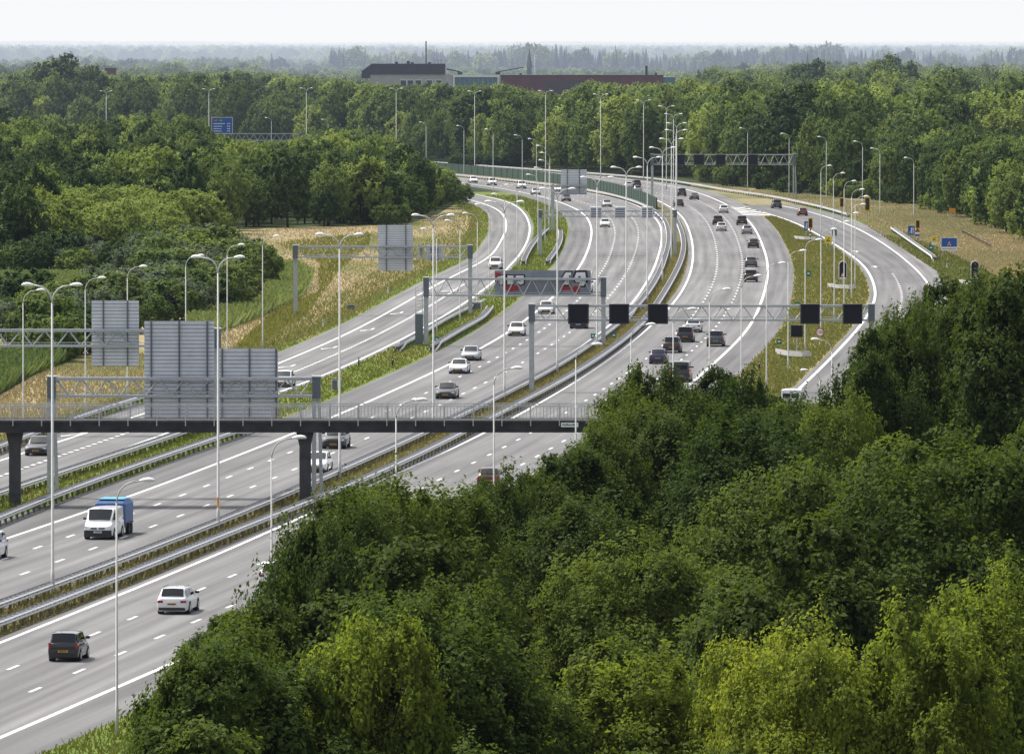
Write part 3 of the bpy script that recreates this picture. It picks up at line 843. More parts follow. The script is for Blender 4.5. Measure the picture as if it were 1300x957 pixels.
def instancer(name, pts, protos, label, cat, kind='stuff'):
    me = bpy.data.meshes.new(name)
    a = np.array(pts, float)
    me.from_pydata([tuple(p) for p in a[:, :3]], [], [])
    n = len(a)
    at_i = me.attributes.new('idx', 'INT', 'POINT'); at_i.data.foreach_set('value', a[:, 3].astype(np.int32))
    sc_ = np.stack([a[:, 4] * a[:, 5], a[:, 4] * a[:, 5], a[:, 4]], 1)
    at_s = me.attributes.new('scl', 'FLOAT_VECTOR', 'POINT'); at_s.data.foreach_set('vector', sc_.astype(np.float32).ravel())
    rot = np.zeros((n, 3)); rot[:, 2] = np.random.default_rng(4).uniform(0, 6.283, n)
    at_r = me.attributes.new('rot', 'FLOAT_VECTOR', 'POINT'); at_r.data.foreach_set('vector', rot.astype(np.float32).ravel())
    o = link_mesh(name, me)
    ng = bpy.data.node_groups.new(name, 'GeometryNodeTree')
    ng.interface.new_socket('Geometry', in_out='INPUT', socket_type='NodeSocketGeometry')
    ng.interface.new_socket('Geometry', in_out='OUTPUT', socket_type='NodeSocketGeometry')
    gi = ng.nodes.new('NodeGroupInput'); go = ng.nodes.new('NodeGroupOutput')
    ip = ng.nodes.new('GeometryNodeInstanceOnPoints')
    gti = ng.nodes.new('GeometryNodeGeometryToInstance')
    # Geometry to Instance lists its inputs last-linked first, so link in reverse
    for p in reversed(protos):
        oi = ng.nodes.new('GeometryNodeObjectInfo'); oi.transform_space = 'ORIGINAL'
        oi.inputs['Object'].default_value = p
        ng.links.new(oi.outputs['Geometry'], gti.inputs[0])
    ng.links.new(gi.outputs[0], ip.inputs['Points'])
    ng.links.new(gti.outputs[0], ip.inputs['Instance'])
    ip.inputs['Pick Instance'].default_value = True
    def attr(nm, typ):
        n_ = ng.nodes.new('GeometryNodeInputNamedAttribute'); n_.data_type = typ
        n_.inputs['Name'].default_value = nm
        return n_.outputs['Attribute']
    ng.links.new(attr('idx', 'INT'), ip.inputs['Instance Index'])
    ng.links.new(attr('scl', 'FLOAT_VECTOR'), ip.inputs['Scale'])
    e2r = ng.nodes.new('FunctionNodeEulerToRotation')
    ng.links.new(attr('rot', 'FLOAT_VECTOR'), e2r.inputs[0])
    ng.links.new(e2r.outputs[0], ip.inputs['Rotation'])
    ng.links.new(ip.outputs[0], go.inputs[0])
    md = o.modifiers.new('scatter', 'NODES'); md.node_group = ng
    tag(o, label, cat, None, kind)
    return o

# the crowns that the far woods repeat: six broadleaf crowns that stand in the wood, and three conifers standing among them
protos = []
for k in range(6):
    for o in bpy.data.objects:
        if o.type == 'MESH' and o.data is MID[k][0] and o.material_slots[0].link == 'DATA':
            protos.append(o); break
    else:
        i = next(j for j, p in enumerate(rest) if p[3] == k)
        x, y, _, kk, s, w = rest.pop(i)
        t = plant('tree', MID[k], x, y, s * MID[k][3], 'broadleaf_tree', 'green tree standing deep inside the forest behind its front rows', 'tree', 'forest trees', None, w)
        protos.append(next(c for c in t.children if c.data is MID[k][0]))
for k, (cx, cy, Y) in enumerate([(345, 66, 5300), (1140, 68, 4100), (1025, 65, 4300)]):
    p = at_depth(cx, cy, Y)
    t = plant('conifer', CON[k], p.x, Y, p.z, 'conifer_tree', ['lone dark conifer rising above the hazy wood left of the slate-roofed building', 'tall hazy conifer near the right end of the far ridge',
              'hazy conifer on the far ridge between the two big round crowns'][k], 'tree', None)
    protos.append(t.children[0] if t.children[0].data is CON[k][0] else t.children[1])
instancer('forest', rest + FAR, protos, 'dense mixed forest stretching to the hazy horizon behind the motorway', 'forest')

# ------------------------------------------------------------------ grass, reeds and weeds (stuff)
def scatter_quads(name, gen, n, h, w, mat, label, cat, seed):
    rng = np.random.default_rng(seed)
    P = gen(rng, n)
    n = len(P)
    a = rng.uniform(0, 6.283, n)
    hh = h * rng.uniform(0.5, 1.4, (n, 1)); ww = w * rng.uniform(0.6, 1.4, (n, 1))
    t = np.stack([np.cos(a), np.sin(a), np.zeros(n)], 1)
    lean = np.stack([rng.normal(0, .35, n), rng.normal(0, .35, n), np.ones(n)], 1) * hh
    V = np.stack([P - t * ww / 2, P + t * ww / 2, P + t * ww * 0.3 + lean, P - t * ww * 0.3 + lean], 1).reshape(-1, 3)
    o = link_mesh(name, quad_mesh(name, V, mat))
    return tag(o, label, cat, None, 'stuff')

def in_poly(poly):
    def gen(rng, n):
        xs = np.array([p[0] for p in poly], float); ys = np.array([p[1] for p in poly], float)
        px = rng.uniform(xs.min(), xs.max(), n * 3); py = rng.uniform(ys.min(), ys.max(), n * 3)
        ins = np.zeros(len(px), bool); j = len(poly) - 1
        for i in range(len(poly)):
            c = ((ys[i] > py) != (ys[j] > py)) & (px < (xs[j] - xs[i]) * (py - ys[i]) / (ys[j] - ys[i] + 1e-9) + xs[i])
            ins ^= c; j = i
        px, py = px[ins][:n], py[ins][:n]
        a = (px - CX) / FPX; b = -(py - CY) / FPX
        y = CP + b * SP; z = -SP + b * CP
        t = -H0 / z
        return np.stack([a * t, y * t, np.zeros(len(t))], 1)
    return gen
def in_strip(fl, fr, y0, y1, pw=1.0):
    def gen(rng, n):
        y = y0 + (y1 - y0) * rng.uniform(0, 1, n) ** pw
        l, r_ = fl(y), fr(y)
        x = l + (r_ - l) * rng.uniform(0, 1, n)
        return np.stack([x, y, np.zeros(n)], 1)
    return gen
MEADOW = [(-20, 520), (60, 470), (130, 455), (230, 445), (330, 400), (300, 392), (330, 350), (262, 308), (330, 292), (516, 286), (556, 274), (600, 257), (612, 285), (600, 320), (530, 352), (430, 412), (330, 452), (180, 505), (-20, 585)]
scatter_quads('grass', in_poly(MEADOW), 52000, 0.24, 0.11, M['straw'], 'dry straw-coloured grass on the meadow left of the slip road', 'grass', 31)
scatter_quads('grass', in_strip(off(B_R, 0.8), off(D_L, -0.9), 350, 1300, 1.6), 30000, 0.26, 0.10, M['weed_dry'], 'weedy yellow-green grass in the central reservation', 'grass', 32)
scatter_quads('grass', in_strip(off(A_R, 0.8), off(B_L, -4.1), 480, 1700, 1.4), 30000, 0.24, 0.12, M['weed'], 'short mixed grass on the strip between slip road and carriageway', 'grass', 33)
scatter_quads('grass', in_strip(off(D_R, 3.7), off(E_L, -0.8), 700, 1490, 1.0), 22000, 0.25, 0.13, M['weed_dry'], 'patchy dry grass on the wedge between carriageway and ramp', 'grass', 34)
scatter_quads('grass', in_strip(off(D_R, 3.9), off(E_L, -1.0), 700, 1490, 1.0), 24000, 0.22, 0.12, M['weed'], 'green grass among the dry patches of the wedge', 'grass', 44)
scatter_quads('grass', in_strip(off(A_L, -6.5), off(A_L, -2.9), 560, 1700, 1.3), 16000, 0.2, 0.11, M['weed'], 'mown green grass along the meadow side of the slip road', 'grass', 45)
scatter_quads('grass', in_strip(off(D_R, 3.8), off(D_R, 9.0), 335, 520, 1.0), 9000, 0.25, 0.09, M['weed'], 'grass between hard shoulder and oaks at the lower left', 'grass', 46)
scatter_quads('grass', in_poly([(1085, 278), (1190, 345), (1220, 420), (1320, 420), (1320, 310), (1220, 275), (1180, 264), (1100, 256), (1000, 246), (890, 234), (940, 245), (1040, 262)]), 70000, 0.24, 0.11, M['straw'], 'dry pale grass on the slope right of the ramp', 'grass', 35)
scatter_quads('grass', in_poly([(250, 470), (330, 428), (420, 380), (520, 318), (570, 290), (596, 262), (612, 285), (600, 318), (530, 351), (430, 411), (330, 451), (250, 480)]), 12000, 0.3, 0.14, M['weed'], 'greener grass along the lower side of the meadow beside the slip road', 'grass', 41)
scatter_quads('grass', in_poly([(300, 440), (350, 395), (405, 372), (405, 335), (350, 310), (470, 296), (470, 310), (430, 345), (390, 400), (320, 445)]), 8000, 0.4, 0.16, M['weed'], 'greener grass on the upper side of the meadow near the reeds', 'grass', 42)
scatter_quads('grass', in_poly([(1120, 300), (1190, 345), (1220, 420), (1320, 420), (1320, 380), (1240, 340), (1180, 310)]), 20000, 0.34, 0.15, M['weed'], 'greener grass low on the slope right of the ramp', 'grass', 43)
REEDS = [[(-20, 512), (40, 478), (95, 455), (110, 440), (60, 436), (-20, 470)], [(245, 434), (330, 404), (386, 376), (396, 352), (372, 340), (352, 346), (340, 380), (240, 410)], [(-20, 352), (130, 350), (150, 358), (110, 368), (-20, 372)]]
for k, pl in enumerate(REEDS):
    scatter_quads('reeds', in_poly(pl), 14000, 1.2 if k < 2 else 0.8, 0.22, M['reed'], ['fresh green reed bed in the lower left corner of the wetland', 'fresh green reed bed between bushes and dry meadow', 'bright green reedy strip below the left thicket'][k], 'reeds', 36 + k)

# ------------------------------------------------------------------ guardrails
def guardrail(fn, y0, y1, label, post_gap=2.67, group='guardrails along the motorway', spread=0.32, tap0=False, tap1=False):
    ys = np.arange(y0, y1, 4.0)
    xs = fn(ys)
    root = thing('guardrail', label, 'guardrail', (float(xs[0]), float(ys[0]), 0), 0, group)
    ox, oy = float(xs[0]), float(ys[0])
    prof = [(-0.02, 0.44), (0.055, 0.50), (-0.01, 0.575), (-0.01, 0.615), (0.055, 0.69), (-0.02, 0.75)]
    zoff = np.zeros(len(ys))
    if tap0:
        for k in range(3): zoff[k] = -(0.62 - 0.2 * k)
    if tap1:
        for k in range(3): zoff[-1 - k] = -(0.62 - 0.2 * k)
    for sgn in (-1, 1):
        m = MB()
        vs = []
        for i in range(len(ys)):
            for (u, z) in prof:
                vs.append((xs[i] - ox + sgn * (spread + u), ys[i] - oy, max(0.02, z + zoff[i])))
        n = len(prof)
        fs = []
        for i in range(len(ys) - 1):
            for k in range(n - 1):
                a = i * n + k
                fs.append((a, a + 1, a + n + 1, a + n))
        m._add(vs, fs)
        m.build('rail', M['rail'], root)
    sp = MB()
    yy = y0 + 1.0
    while yy < y1 - 8:
        x = float(fn(yy)) - ox
        sp.box(x - spread + 0.03, x + spread - 0.03, yy - oy - 0.5, yy - oy + 0.5, 0.60, 0.66)
        yy += 1.335
    sp.build('spacer', M['rail_dark'], root)['kind'] = 'stuff'
    pm = MB().box(-0.06, 0.06, -0.05, 0.05, 0, 0.66).mesh('guardrail_post', M['post_dark'])
    rest_m = MB()
    k = 0
    yy = y0 + 2
    while yy < y1 - 4:
        for sgn in (-1, 1):
            x = float(fn(yy)) - ox + sgn * (spread - 0.09)
            if k < 96:
                link_mesh('post', pm, root, (x, yy - oy, 0))
            else:
                rest_m.box(x - .06, x + .06, yy - oy - .05, yy - oy + .05, 0, 0.66)
            k += 1
        yy += post_gap if yy < 900 else post_gap * 1.5
    if rest_m.v:
        rest_m.build('post', M['post_dark'], root)['kind'] = 'stuff'
    return root

guardrail(GR1, 335, 2150, 'double-sided steel guardrail on the left edge of the central reservation')
guardrail(GR2, 335, 1480, 'double-sided steel guardrail on the right edge of the central reservation')
def base_pts(pts): return [(x, 52 + (y - 52) * 1.0189) for x, y in pts]
guardrail(curve(base_pts([(0, 624.7), (76, 599), (152, 574), (236, 548.5), (300, 524)]), y_hi=900), 500, 690, 'guardrail beside the slip road passing under the left end of the footbridge', tap1=True)
guardrail(curve(base_pts([(0, 655), (63, 628.5), (152, 595.5), (302, 547), (340, 533)]), y_hi=900), 480, 675, 'guardrail on the shoulder side of the grass strip behind the white van', tap1=True)
guardrail(curve(base_pts([(0, 565), (39, 550), (84, 532), (127, 518), (162, 506), (200, 496)]), y_hi=900), 560, 745, 'guardrail on the meadow side of the slip road at the left end of the bridge', tap1=True)
guardrail(curve(base_pts([(490, 448), (530, 425), (574, 399.4), (593.5, 390), (605, 384)]), y_hi=1100, smooth=15), 842, 1000, 'short guardrail on the slip road side of the graffiti board gantry', tap0=True)
guardrail(curve(base_pts([(532, 449), (587.7, 415.8), (614.6, 400.4), (621, 391)]), y_hi=1100, smooth=15), 845, 975, 'short guardrail on the motorway side of the graffiti board gantry', tap0=True)
guardrail(curve(base_pts([(663, 334), (673, 314), (688, 296), (697, 288)]), y_hi=1500, smooth=15), 1170, 1380, 'short guardrail on the left of the grass tongue under the cantilever sign', tap0=True)
guardrail(curve(base_pts([(693, 334), (706, 316.5), (712, 299), (711, 292)]), y_hi=1500, smooth=15), 1170, 1370, 'short guardrail on the right of the grass tongue under the cantilever sign', tap0=True)
guardrail(curve(base_pts([(1082, 273.6), (1046, 262.5), (1008, 254.6), (970, 246.7), (940, 243.5), (894, 236), (860, 230), (832, 226.5), (801.5, 223.5), (744, 219.5)]), y_hi=2300), 1490, 2230, 'long guardrail on the outside of the far right bend in front of the forest')
guardrail(curve(base_pts([(1150, 301), (1193, 330.7)]), y_hi=1500, smooth=5), 1190, 1385, 'short guardrail beside the ramp below the blue lane sign', spread=0.3, tap0=True)

# green anti-glare wall in the far reservation
scr_fn = curve([(845, 276), (838.5, 268), (817, 257.7), (786, 247.5), (745, 239), (711, 233.5), (660, 227.5), (610, 222.5), (566, 219)])
ys = np.arange(1560, 2050, 8.0); xs = scr_fn(ys)
wall = thing('screen_wall', 'long dark green wall dividing the far bend of the motorway', 'wall', (float(xs[0]), float(ys[0]), 0))
m = MB(); cap = MB()
for i in range(len(ys) - 1):
    a = (xs[i] - xs[0], ys[i] - ys[0]); b = (xs[i + 1] - xs[0], ys[i + 1] - ys[0])
    m._add([(a[0] - .08, a[1], 0), (b[0] - .08, b[1], 0), (b[0] - .08, b[1], 2.25), (a[0] - .08, a[1], 2.25), (a[0] + .08, a[1], 0), (b[0] + .08, b[1], 0), (b[0] + .08, b[1], 2.25), (a[0] + .08, a[1], 2.25)],
           [(0, 1, 2, 3), (7, 6, 5, 4), (3, 2, 6, 7)])
    cap.tube([(a[0] - .1, a[1], 0), (a[0] - .1, a[1], 2.3)], 0.07, 4)
m.build('panel', M['screen_green'], wall)
cap.build('post_row', M['screen_green'], wall)

# ------------------------------------------------------------------ lamp posts
_lamp_cache = {}
def lamp_meshes(H, thick):
    key = (round(H, 1), thick)
    if key in _lamp_cache: return _lamp_cache[key]
    pole = MB().tube([(0, 0, 0), (0, 0, 1.4), (0, 0, 1.42), (0, 0, H - 1.0)], [thick, thick, thick * 0.82, thick * 0.5], 8).mesh('lamp_pole', M['lamp_white'], True)
    pts = [(0, 0, H - 1.05), (0.03, 0, H - 0.8), (0.14, 0, H - 0.5), (0.36, 0, H - 0.23), (0.66, 0, H - 0.07), (1.12, 0, H - 0.01)]
    arm = MB().tube(pts, [thick * 0.5, thick * 0.46, thick * 0.44, thick * 0.42, thick * 0.4, thick * 0.4], 7).mesh('lamp_arm', M['lamp_white'], True)
    hd = MB()
    n = 8
    secs = [(1.05, 0.03, 0.03, 0.0), (1.12, 0.09, 0.06, 0.0), (1.3, 0.15, 0.10, 0.02), (1.5, 0.17, 0.11, 0.03), (1.68, 0.15, 0.09, 0.02), (1.80, 0.08, 0.04, 0.0)]
    vs = []
    for x, w, h, dz in secs:
        for k in range(n):
            a = 2 * math.pi * k / n
            z = math.sin(a)
            vs.append((x, w * math.cos(a), H + dz + h * z * (1.25 if z > 0 else 0.7)))
    fs = [(i * n + k, i * n + (k + 1) % n, (i + 1) * n + (k + 1) % n, (i + 1) * n + k) for i in range(len(secs) - 1) for k in range(n)]
    fs += [tuple(range(n - 1, -1, -1)), tuple(range((len(secs) - 1) * n, len(secs) * n))]
    hd._add(vs, fs)
    head = hd.mesh('lamp_head', M['lamp_head'], True)
    _lamp_cache[key] = (pole, arm, head)
    return _lamp_cache[key]

def lamp(px, py, top, dirs, label, group, H=None, rot=0.0, hatch=False, Hfix=None):
    p = at(px, py)
    if Hfix is None:
        H = at_depth(px, top, p.y).z
    else:
        H = Hfix
    pole, arm, head = lamp_meshes(H, 0.115 if H > 15 else 0.08)
    r = thing('street_lamp', label, 'street lamp', p, rot, group)
    link_mesh('pole', pole, r)
    for d in dirs:
        a = link_mesh('arm', arm, r); h = link_mesh('lamp_head', head, r)
        if d < 0:
            a.rotation_euler = h.rotation_euler = (0, 0, math.pi)
    if hatch:
        MB().box(-0.07, 0.07, -0.135, -0.10, 1.6, 2.3).build('notice', M['sign_orange'], r)
    return r
ORD = ['', 'first', 'second', 'third', 'fourth', 'fifth', 'sixth', 'seventh', 'eighth', 'ninth', 'tenth', 'eleventh', 'twelfth', 'thirteenth', 'fourteenth', 'fifteenth', 'sixteenth', 'seventeenth', 'eighteenth', 'nineteenth', 'twentieth', 'twenty-first', 'twenty-second', 'twenty-third']
doubles = [(67.0, 757, 362), (277.2, 675, 326.8), (431.3, 610, 299), (550.2, 554.5, 274), (640.5, 509, 256.5), (707.5, 476, 240), (758, 443.5, 226.5), (795, 414.6, 213), (821.8, 386, 200.3), (841, 360, 188),
           (852.3, 333, 177), (858, 308, 166), (859, 286, 156.5), (855, 262, 145.3), (846, 241, 135), (817, 229, 127.5), (762.6, 228, 120), (692.6, 226, 115.7), (602.6, 218, 116), (503, 209, 112.5), (389, 204, 112.3), (265.3, 200, 113.4), (135, 199, 116)]
for i, (x, y, t) in enumerate(doubles):
    extra = {0: ', beside the white van', 1: ' in front of the large sign backs', 2: ' by the white car passing under the bridge', 22: ', only its two heads above the left forest', 21: ' behind the blue direction sign'}.get(i, '')
    lamp(x, y, t, (1, -1), f'{ORD[i + 1]} double-armed lamp post from the near end{extra}', 'double-armed lamp posts in the central reservation', rot=-0.1 if i < 12 else 0.1, hatch=(i == 1))
meadow_l = [(29.7, 560, 368.5), (108.6, 530, 353), (162, 507, 338), (236, 486, 324.6), (288.6, 462, 311), (333.5, 446, 300.5)]
for i, (x, y, t) in enumerate(meadow_l):
    lamp(x, y, t, (1,), f'{ORD[i + 1]} single lamp from the left along the meadow edge', 'single lamps along the meadow')
strip_l = [(554.5, 427.5, 291), (584, 411, 280), (606, 394, 271), (621, 378.5, 260), (641, 358, 247), (656.5, 342, 236), (683, 326, 222), (692, 311, 213.5), (697, 293.5, 203.5), (698, 278, 194.5), (692.5, 263, 185.6), (681, 250, 177), (663, 242, 172), (626, 247, 164.5), (589, 224, 160), (541, 213, 155.6), (416.5, 204, 152), (344.6, 203, 150)]
for i, (x, y, t) in enumerate(strip_l):
    ex = {0: ' by the graffiti board', 13: ' in the far bend', 15: ' above the forest edge', 16: ' right of the far beam', 17: ' above the far beam'}.get(i, '')
    lamp(x, y, t, (-1,), f'{ORD[i + 1]} lamp on the middle grass strip from the near end{ex}', 'single lamps on the middle grass strip')
ramp_l = [(148.5, 935, 612), (345, 852, 557), (503, 776, 509), (627, 712, 468.5), (731, 664, 437.5), (801, 624, 412.5), (854.5, 593, 393), (900.6, 553, 367.5), (941, 526, 351), (973, 499, 335), (1000.5, 474, 319), (1022, 449, 304), (1042, 428, 291), (1059, 411, 281), (1071.5, 396, 270.5), (1081, 382, 260), (1085.5, 366, 250), (1081, 351, 241), (1071.5, 335, 230.5), (1058, 319, 220), (1042, 304, 211)]
for i, (x, y, t) in enumerate(ramp_l):
    ex = {0: ' by the black hatchback', 2: ' before the bridge railing', 3: ' above the red car', 4: ' beside the bridge nameplate'}.get(i, '')
    lamp(x, y, t, (1,), f'{ORD[i + 1]} lamp between motorway and ramp from the near end{ex}', 'single lamps between motorway and ramp')
for i, (x, y, t, d) in enumerate([(1160, 281, 200.6, -1), (1117, 276, 188.6, -1), (1095, 267, 180, -1), (1049, 257, 174, -1), (1001.7, 250, 170, -1), (949, 243, 163, -1)]):
    lamp(x, y, t, (d,), f'{ORD[i + 1]} single lamp from the right on the outer side of the ramp', 'single lamps on the outer side of the ramp')
lamp(1041, 503, 470, (-1,), 'short lamp leaning left above the ramp beside the oak tops', 'single lamps on the outer side of the ramp', Hfix=None)
lamp(1056, 478 + 60, 431, (-1,), 'single lamp below the round speed sign with its arm reaching left', 'single lamps on the outer side of the ramp')

# ------------------------------------------------------------------ gantries
def truss_mesh(xl, xr, z0, z1, dy, bay=1.9, r=0.085):
    m = MB()
    for y in (-dy, dy):
        for z, rr_ in ((z0, r), (z1, r * 1.25)):
            m.box(xl, xr, y - rr_, y + rr_, z - rr_, z + rr_)
        n = max(2, int(round((xr - xl) / bay)))
        b = (xr - xl) / n
        for i in range(n):
            x = xl + i * b
            m.tube([(x, y, z1), (x + b / 2, y, z0)], r * 0.55, 5, False)
            m.tube([(x + b / 2, y, z0), (x + b, y, z1)], r * 0.55, 5, False)
    n = int((xr - xl) / 3)
    for i in range(n + 1):
        x = xl + (xr - xl) * i / n
        for z in (z0, z1):
            m.tube([(x, -dy, z), (x, dy, z)], r * 0.5, 4, False)
    m.tube([(xl, 0, z0 + 0.28), (xr, 0, z0 + 0.28)], r * 0.35, 4, False)
    return m

def gantry(px0, px1, base_y, top_y, bot_y, label, legs, dy=0.45, cage=False):
    p0 = at((px0 + px1) / 2, base_y)
    Y = p0.y
    xl, xr = at_depth(px0, base_y, Y).x, at_depth(px1, base_y, Y).x
    zt, zb = at_depth(px0, top_y, Y).z, at_depth(px0, bot_y, Y).z
    g = thing('sign_gantry', label, 'gantry', (p0.x, Y, 0), 0, 'sign gantries over the roads')
    c = p0.x
    truss_mesh(xl - c + 0.3, xr - c - 0.3, zb + 0.08, zt - 0.1, dy).build('truss', M['truss'], g)
    for side, style in legs:
        x = (xl if side < 0 else xr) - c
        e = MB()
        e.box(x - 0.3, x + 0.3, -dy - 0.12, dy + 0.12, zb - 0.06, zt + 0.02)
        e.build('end_plate', M['truss_dark'], g)
        MB().box(x - 0.34, x + 0.34, -dy - 0.16, dy + 0.16, zt + 0.02, zt + 0.12).build('cap', M['truss'], g)
        if style == 2:
            MB().box(x - 0.33, x - 0.03, -0.2, 0.2, 0, zb - 0.06).build('leg', M['truss'], g)
            o = MB(); o.prism([(x + 0.08, zb - 0.06), (x + 0.30, zb - 0.06), (x + 0.48, 0), (x + 0.22, 0)], -0.2, 0.2); o.build('leg', M['truss'], g)
        else:
            b = MB().box(x - 0.24, x + 0.24, -0.26, 0.26, 0, zb - 0.06).build('leg', M['truss'], g)
            MB().box(x - 0.4, x + 0.4, -0.42, 0.42, 0, 0.12).build('foot_plate', M['concrete_pillar'], g)
    if cage:
        x = xl - c - 0.75
        m = MB()
        for xx in (x - 0.35, x + 0.35):
            m.tube([(xx, -0.3, 3.4), (xx, -0.3, zb + 0.9)], 0.03, 4)
        z = 3.5
        while z < zb + 0.8:
            m.tube([(x - 0.35, -0.3, z), (x + 0.35, -0.3, z)], 0.022, 4); z += 0.33
        m.build('ladder', M['truss'], g)
        MB().box(x - 0.42, x + 0.42, -0.4, 0.4, 0.0, 3.4).build('ladder_guard', M['truss_dark'], g)
        m = MB()
        for z in (zb + 0.05, zb + 0.55, zb + 1.05):
            m.tube([(x - 0.42, -0.45, z), (x + 0.42, -0.45, z)], 0.025, 4)
        m.box(x - 0.45, x + 0.45, -0.5, 0.5, zb - 0.02, zb + 0.03)
        m.build('platform', M['truss'], g)
    return g, Y

def panel_back(px0, px1, top, bot, Y, label, rails, group='backs of direction signs', dyo=0.55):
    a = at_depth(px0, bot, Y); b = at_depth(px1, top, Y)
    w, z0, z1 = b.x - a.x, a.z, b.z
    s = thing('direction_sign', label, 'road sign', ((a.x + b.x) / 2, Y + dyo, z0), 0, group)
    h = z1 - z0
    m = MB()
    n = max(4, int(h / 0.27)); st = h / n
    for i in range(n):
        m.mi = 0
        m.box(-w / 2, w / 2, 0.0, 0.06, i * st + 0.035, (i + 1) * st - 0.012)
    m.mi = 1
    m.box(-w / 2, w / 2, 0.025, 0.058, 0, h)
    m.build('board', [M['panel'], M['panel_gap']], s)
    MB().box(-w / 2, w / 2, 0.062, 0.08, 0, h).build('face', M['sign_blue'], s)
    for f in rails:
        MB().box(w * (f - .5) - 0.06, w * (f - .5) + 0.06, -0.12, -0.003, -0.02, h + 0.02).build('stiffener', M['panel_rail'], s)
    return s

def matrix_sign(px0, px1, top, bot, Y, label, front=True, group='black lane signal boxes', dyo=-0.75):
    a = at_depth(px0, bot, Y); b = at_depth(px1, top, Y)
    w, h = b.x - a.x, b.z - a.z
    s = thing('lane_signal', label, 'lane signal', ((a.x + b.x) / 2, Y + dyo, a.z), 0, group)
    mt = M['matrix_rim'] if front else M['panel']
    bevel(MB().box(-w / 2, w / 2, -0.12, 0.28, 0, h).build('housing', mt, s), 0.08)
    if front:
        MB().box(-w * .44, w * .44, -0.135, -0.122, h * 0.06, h * 0.94).build('screen', M['matrix'], s)
        MB().box(-w / 2, w / 2, -0.30, -0.123, h - 0.06, h - 0.01).build('hood', M['matrix_rim'], s)
    else:
        m = MB()
        for k in range(4):
            m.box(-w * .42, w * .42, -0.135, -0.122, h * (0.12 + 0.2 * k), h * (0.24 + 0.2 * k))
        m.build('back_door', M['panel_gap'], s)
    return s

def bracket(Y, xs, zb, g):
    pass

# gantry by the bridge with the two biggest sign backs
g1, Y1 = gantry(66, 402, 631, 479, 504, 'long gantry standing just behind the footbridge with the largest sign backs', [(-1, 2), (1, 2)])
panel_back(183, 271.6, 408, 531, Y1, 'tall ribbed back of the largest sign, left one on the gantry by the footbridge', (0.1, 0.5, 0.9))
panel_back(277.5, 352.5, 443, 531, Y1, 'ribbed back of the lower wide sign, right one on the gantry by the footbridge', (0.06, 0.52, 0.97))
g2, Y2 = gantry(-70, 276, 552, 418, 440.5, 'gantry at the left edge reaching over the slip road behind the large sign back', [(1, 1), (-1, 1)])
panel_back(116, 176, 382, 465, Y2, 'medium ribbed sign back hanging over the slip road near the left edge', (0.25, 0.76))
g3, Y3 = gantry(375, 597, 400, 312, 327.5, 'light gantry over the slip road with one leg in the dry meadow', [(-1, 1), (1, 1)])
panel_back(480, 524, 286, 344, Y3, 'ribbed sign back standing high above the gantry in front of the meadow', (0.24, 0.8))
panel_back(541, 562, 311, 330.5, Y3, 'small square sign back on the gantry over the slip road', (0.3, 0.7))
panel_back(532, 537, 314, 325, Y3, 'tiny pale sign back between two larger ones on the slip road gantry', (0.5,))
g4, Y4 = gantry(541, 766, 439, 353, 376, 'gantry over the motorway carrying the graffiti covered board, ladder cage at left', [(-1, 1), (1, 1)], cage=True)
g5, Y5 = gantry(675, 1106, 497, 387, 407.5, 'wide gantry with five black lane signals spanning the carriageway and ramp', [(-1, 1), (1, 1)])
for x0, x1, nm in [(721, 747.5, 'first from left, in front of the dark van'), (773, 798.5, 'second from left, above the reservation'), (822, 848, 'third from left, above the cars'), (1015.5, 1040.5, 'fourth from left, above the square matrix board'), (1069.5, 1094.5, 'last on the right beside the oak top')]:
    matrix_sign(x0, x1, 385.5, 411, Y5, f'black lane signal on the wide gantry, {nm}')
g6, Y6 = gantry(828, 1008.5, 251, 196, 209.5, 'far gantry against the forest at the start of the ramp', [(-1, 1), (1, 2)])
for x0, x1, nm in [(859, 869, 'leftmost'), (880.7, 893.8, 'second'), (908.5, 921, 'third'), (949.6, 962, 'rightmost')]:
    matrix_sign(x0, x1, 196.2, 209.4, Y6, f'black lane signal on the far forest gantry, {nm} of its four')
g7, Y7 = gantry(686, 857, 324.5, 267.3, 275.5, 'slender gantry over the approaching lanes with grey signal backs', [(-1, 1), (1, 1)], dy=0.35)
for x0, x1, nm in [(749, 764.2, 'left'), (780, 794.3, 'middle'), (814, 829.3, 'right')]:
    matrix_sign(x0, x1, 262.5, 277.3, Y7, f'grey back of a lane signal over the approaching lanes, {nm} of three', front=False, group='grey lane signal backs', dyo=-0.65)
# far left gantry with the blue sign, mostly behind trees
g8, Y8 = gantry(262, 382, 219, 169.5, 179.5, 'far gantry rising out of the left forest beside the blue direction sign', [(-1, 1), (1, 1)])
a = at_depth(268.6, 170, Y8); b = at_depth(295.5, 149, Y8)
w, h = b.x - a.x, b.z - a.z
bs = thing('direction_sign', 'blue motorway direction sign with red and green route numbers above the trees', 'road sign', ((a.x + b.x) / 2, Y8 - 0.6, a.z))
MB().box(-w / 2, w / 2, 0, 0.1, 0, h).build('board', M['sign_blue'], bs)
m = MB()
for q in ((-w / 2, -w / 2 + .12, 0, h), (w / 2 - .12, w / 2, 0, h)): m.box(q[0], q[1], -0.012, -0.003, q[2], q[3])
m.box(-w / 2 + .12, w / 2 - .12, -0.012, -0.003, h - .12, h); m.box(-w / 2 + .12, w / 2 - .12, -0.012, -0.003, 0, .12)
m.build('border', M['sign_white'], bs)
MB().box(-w * .4, -w * .2, -0.012, -0.003, h * .74, h * .86).build('route_shield', M['sign_red'], bs)
MB().box(-w * .17, w * .06, -0.012, -0.003, h * .74, h * .86).build('route_shield', M['sign_green'], bs)
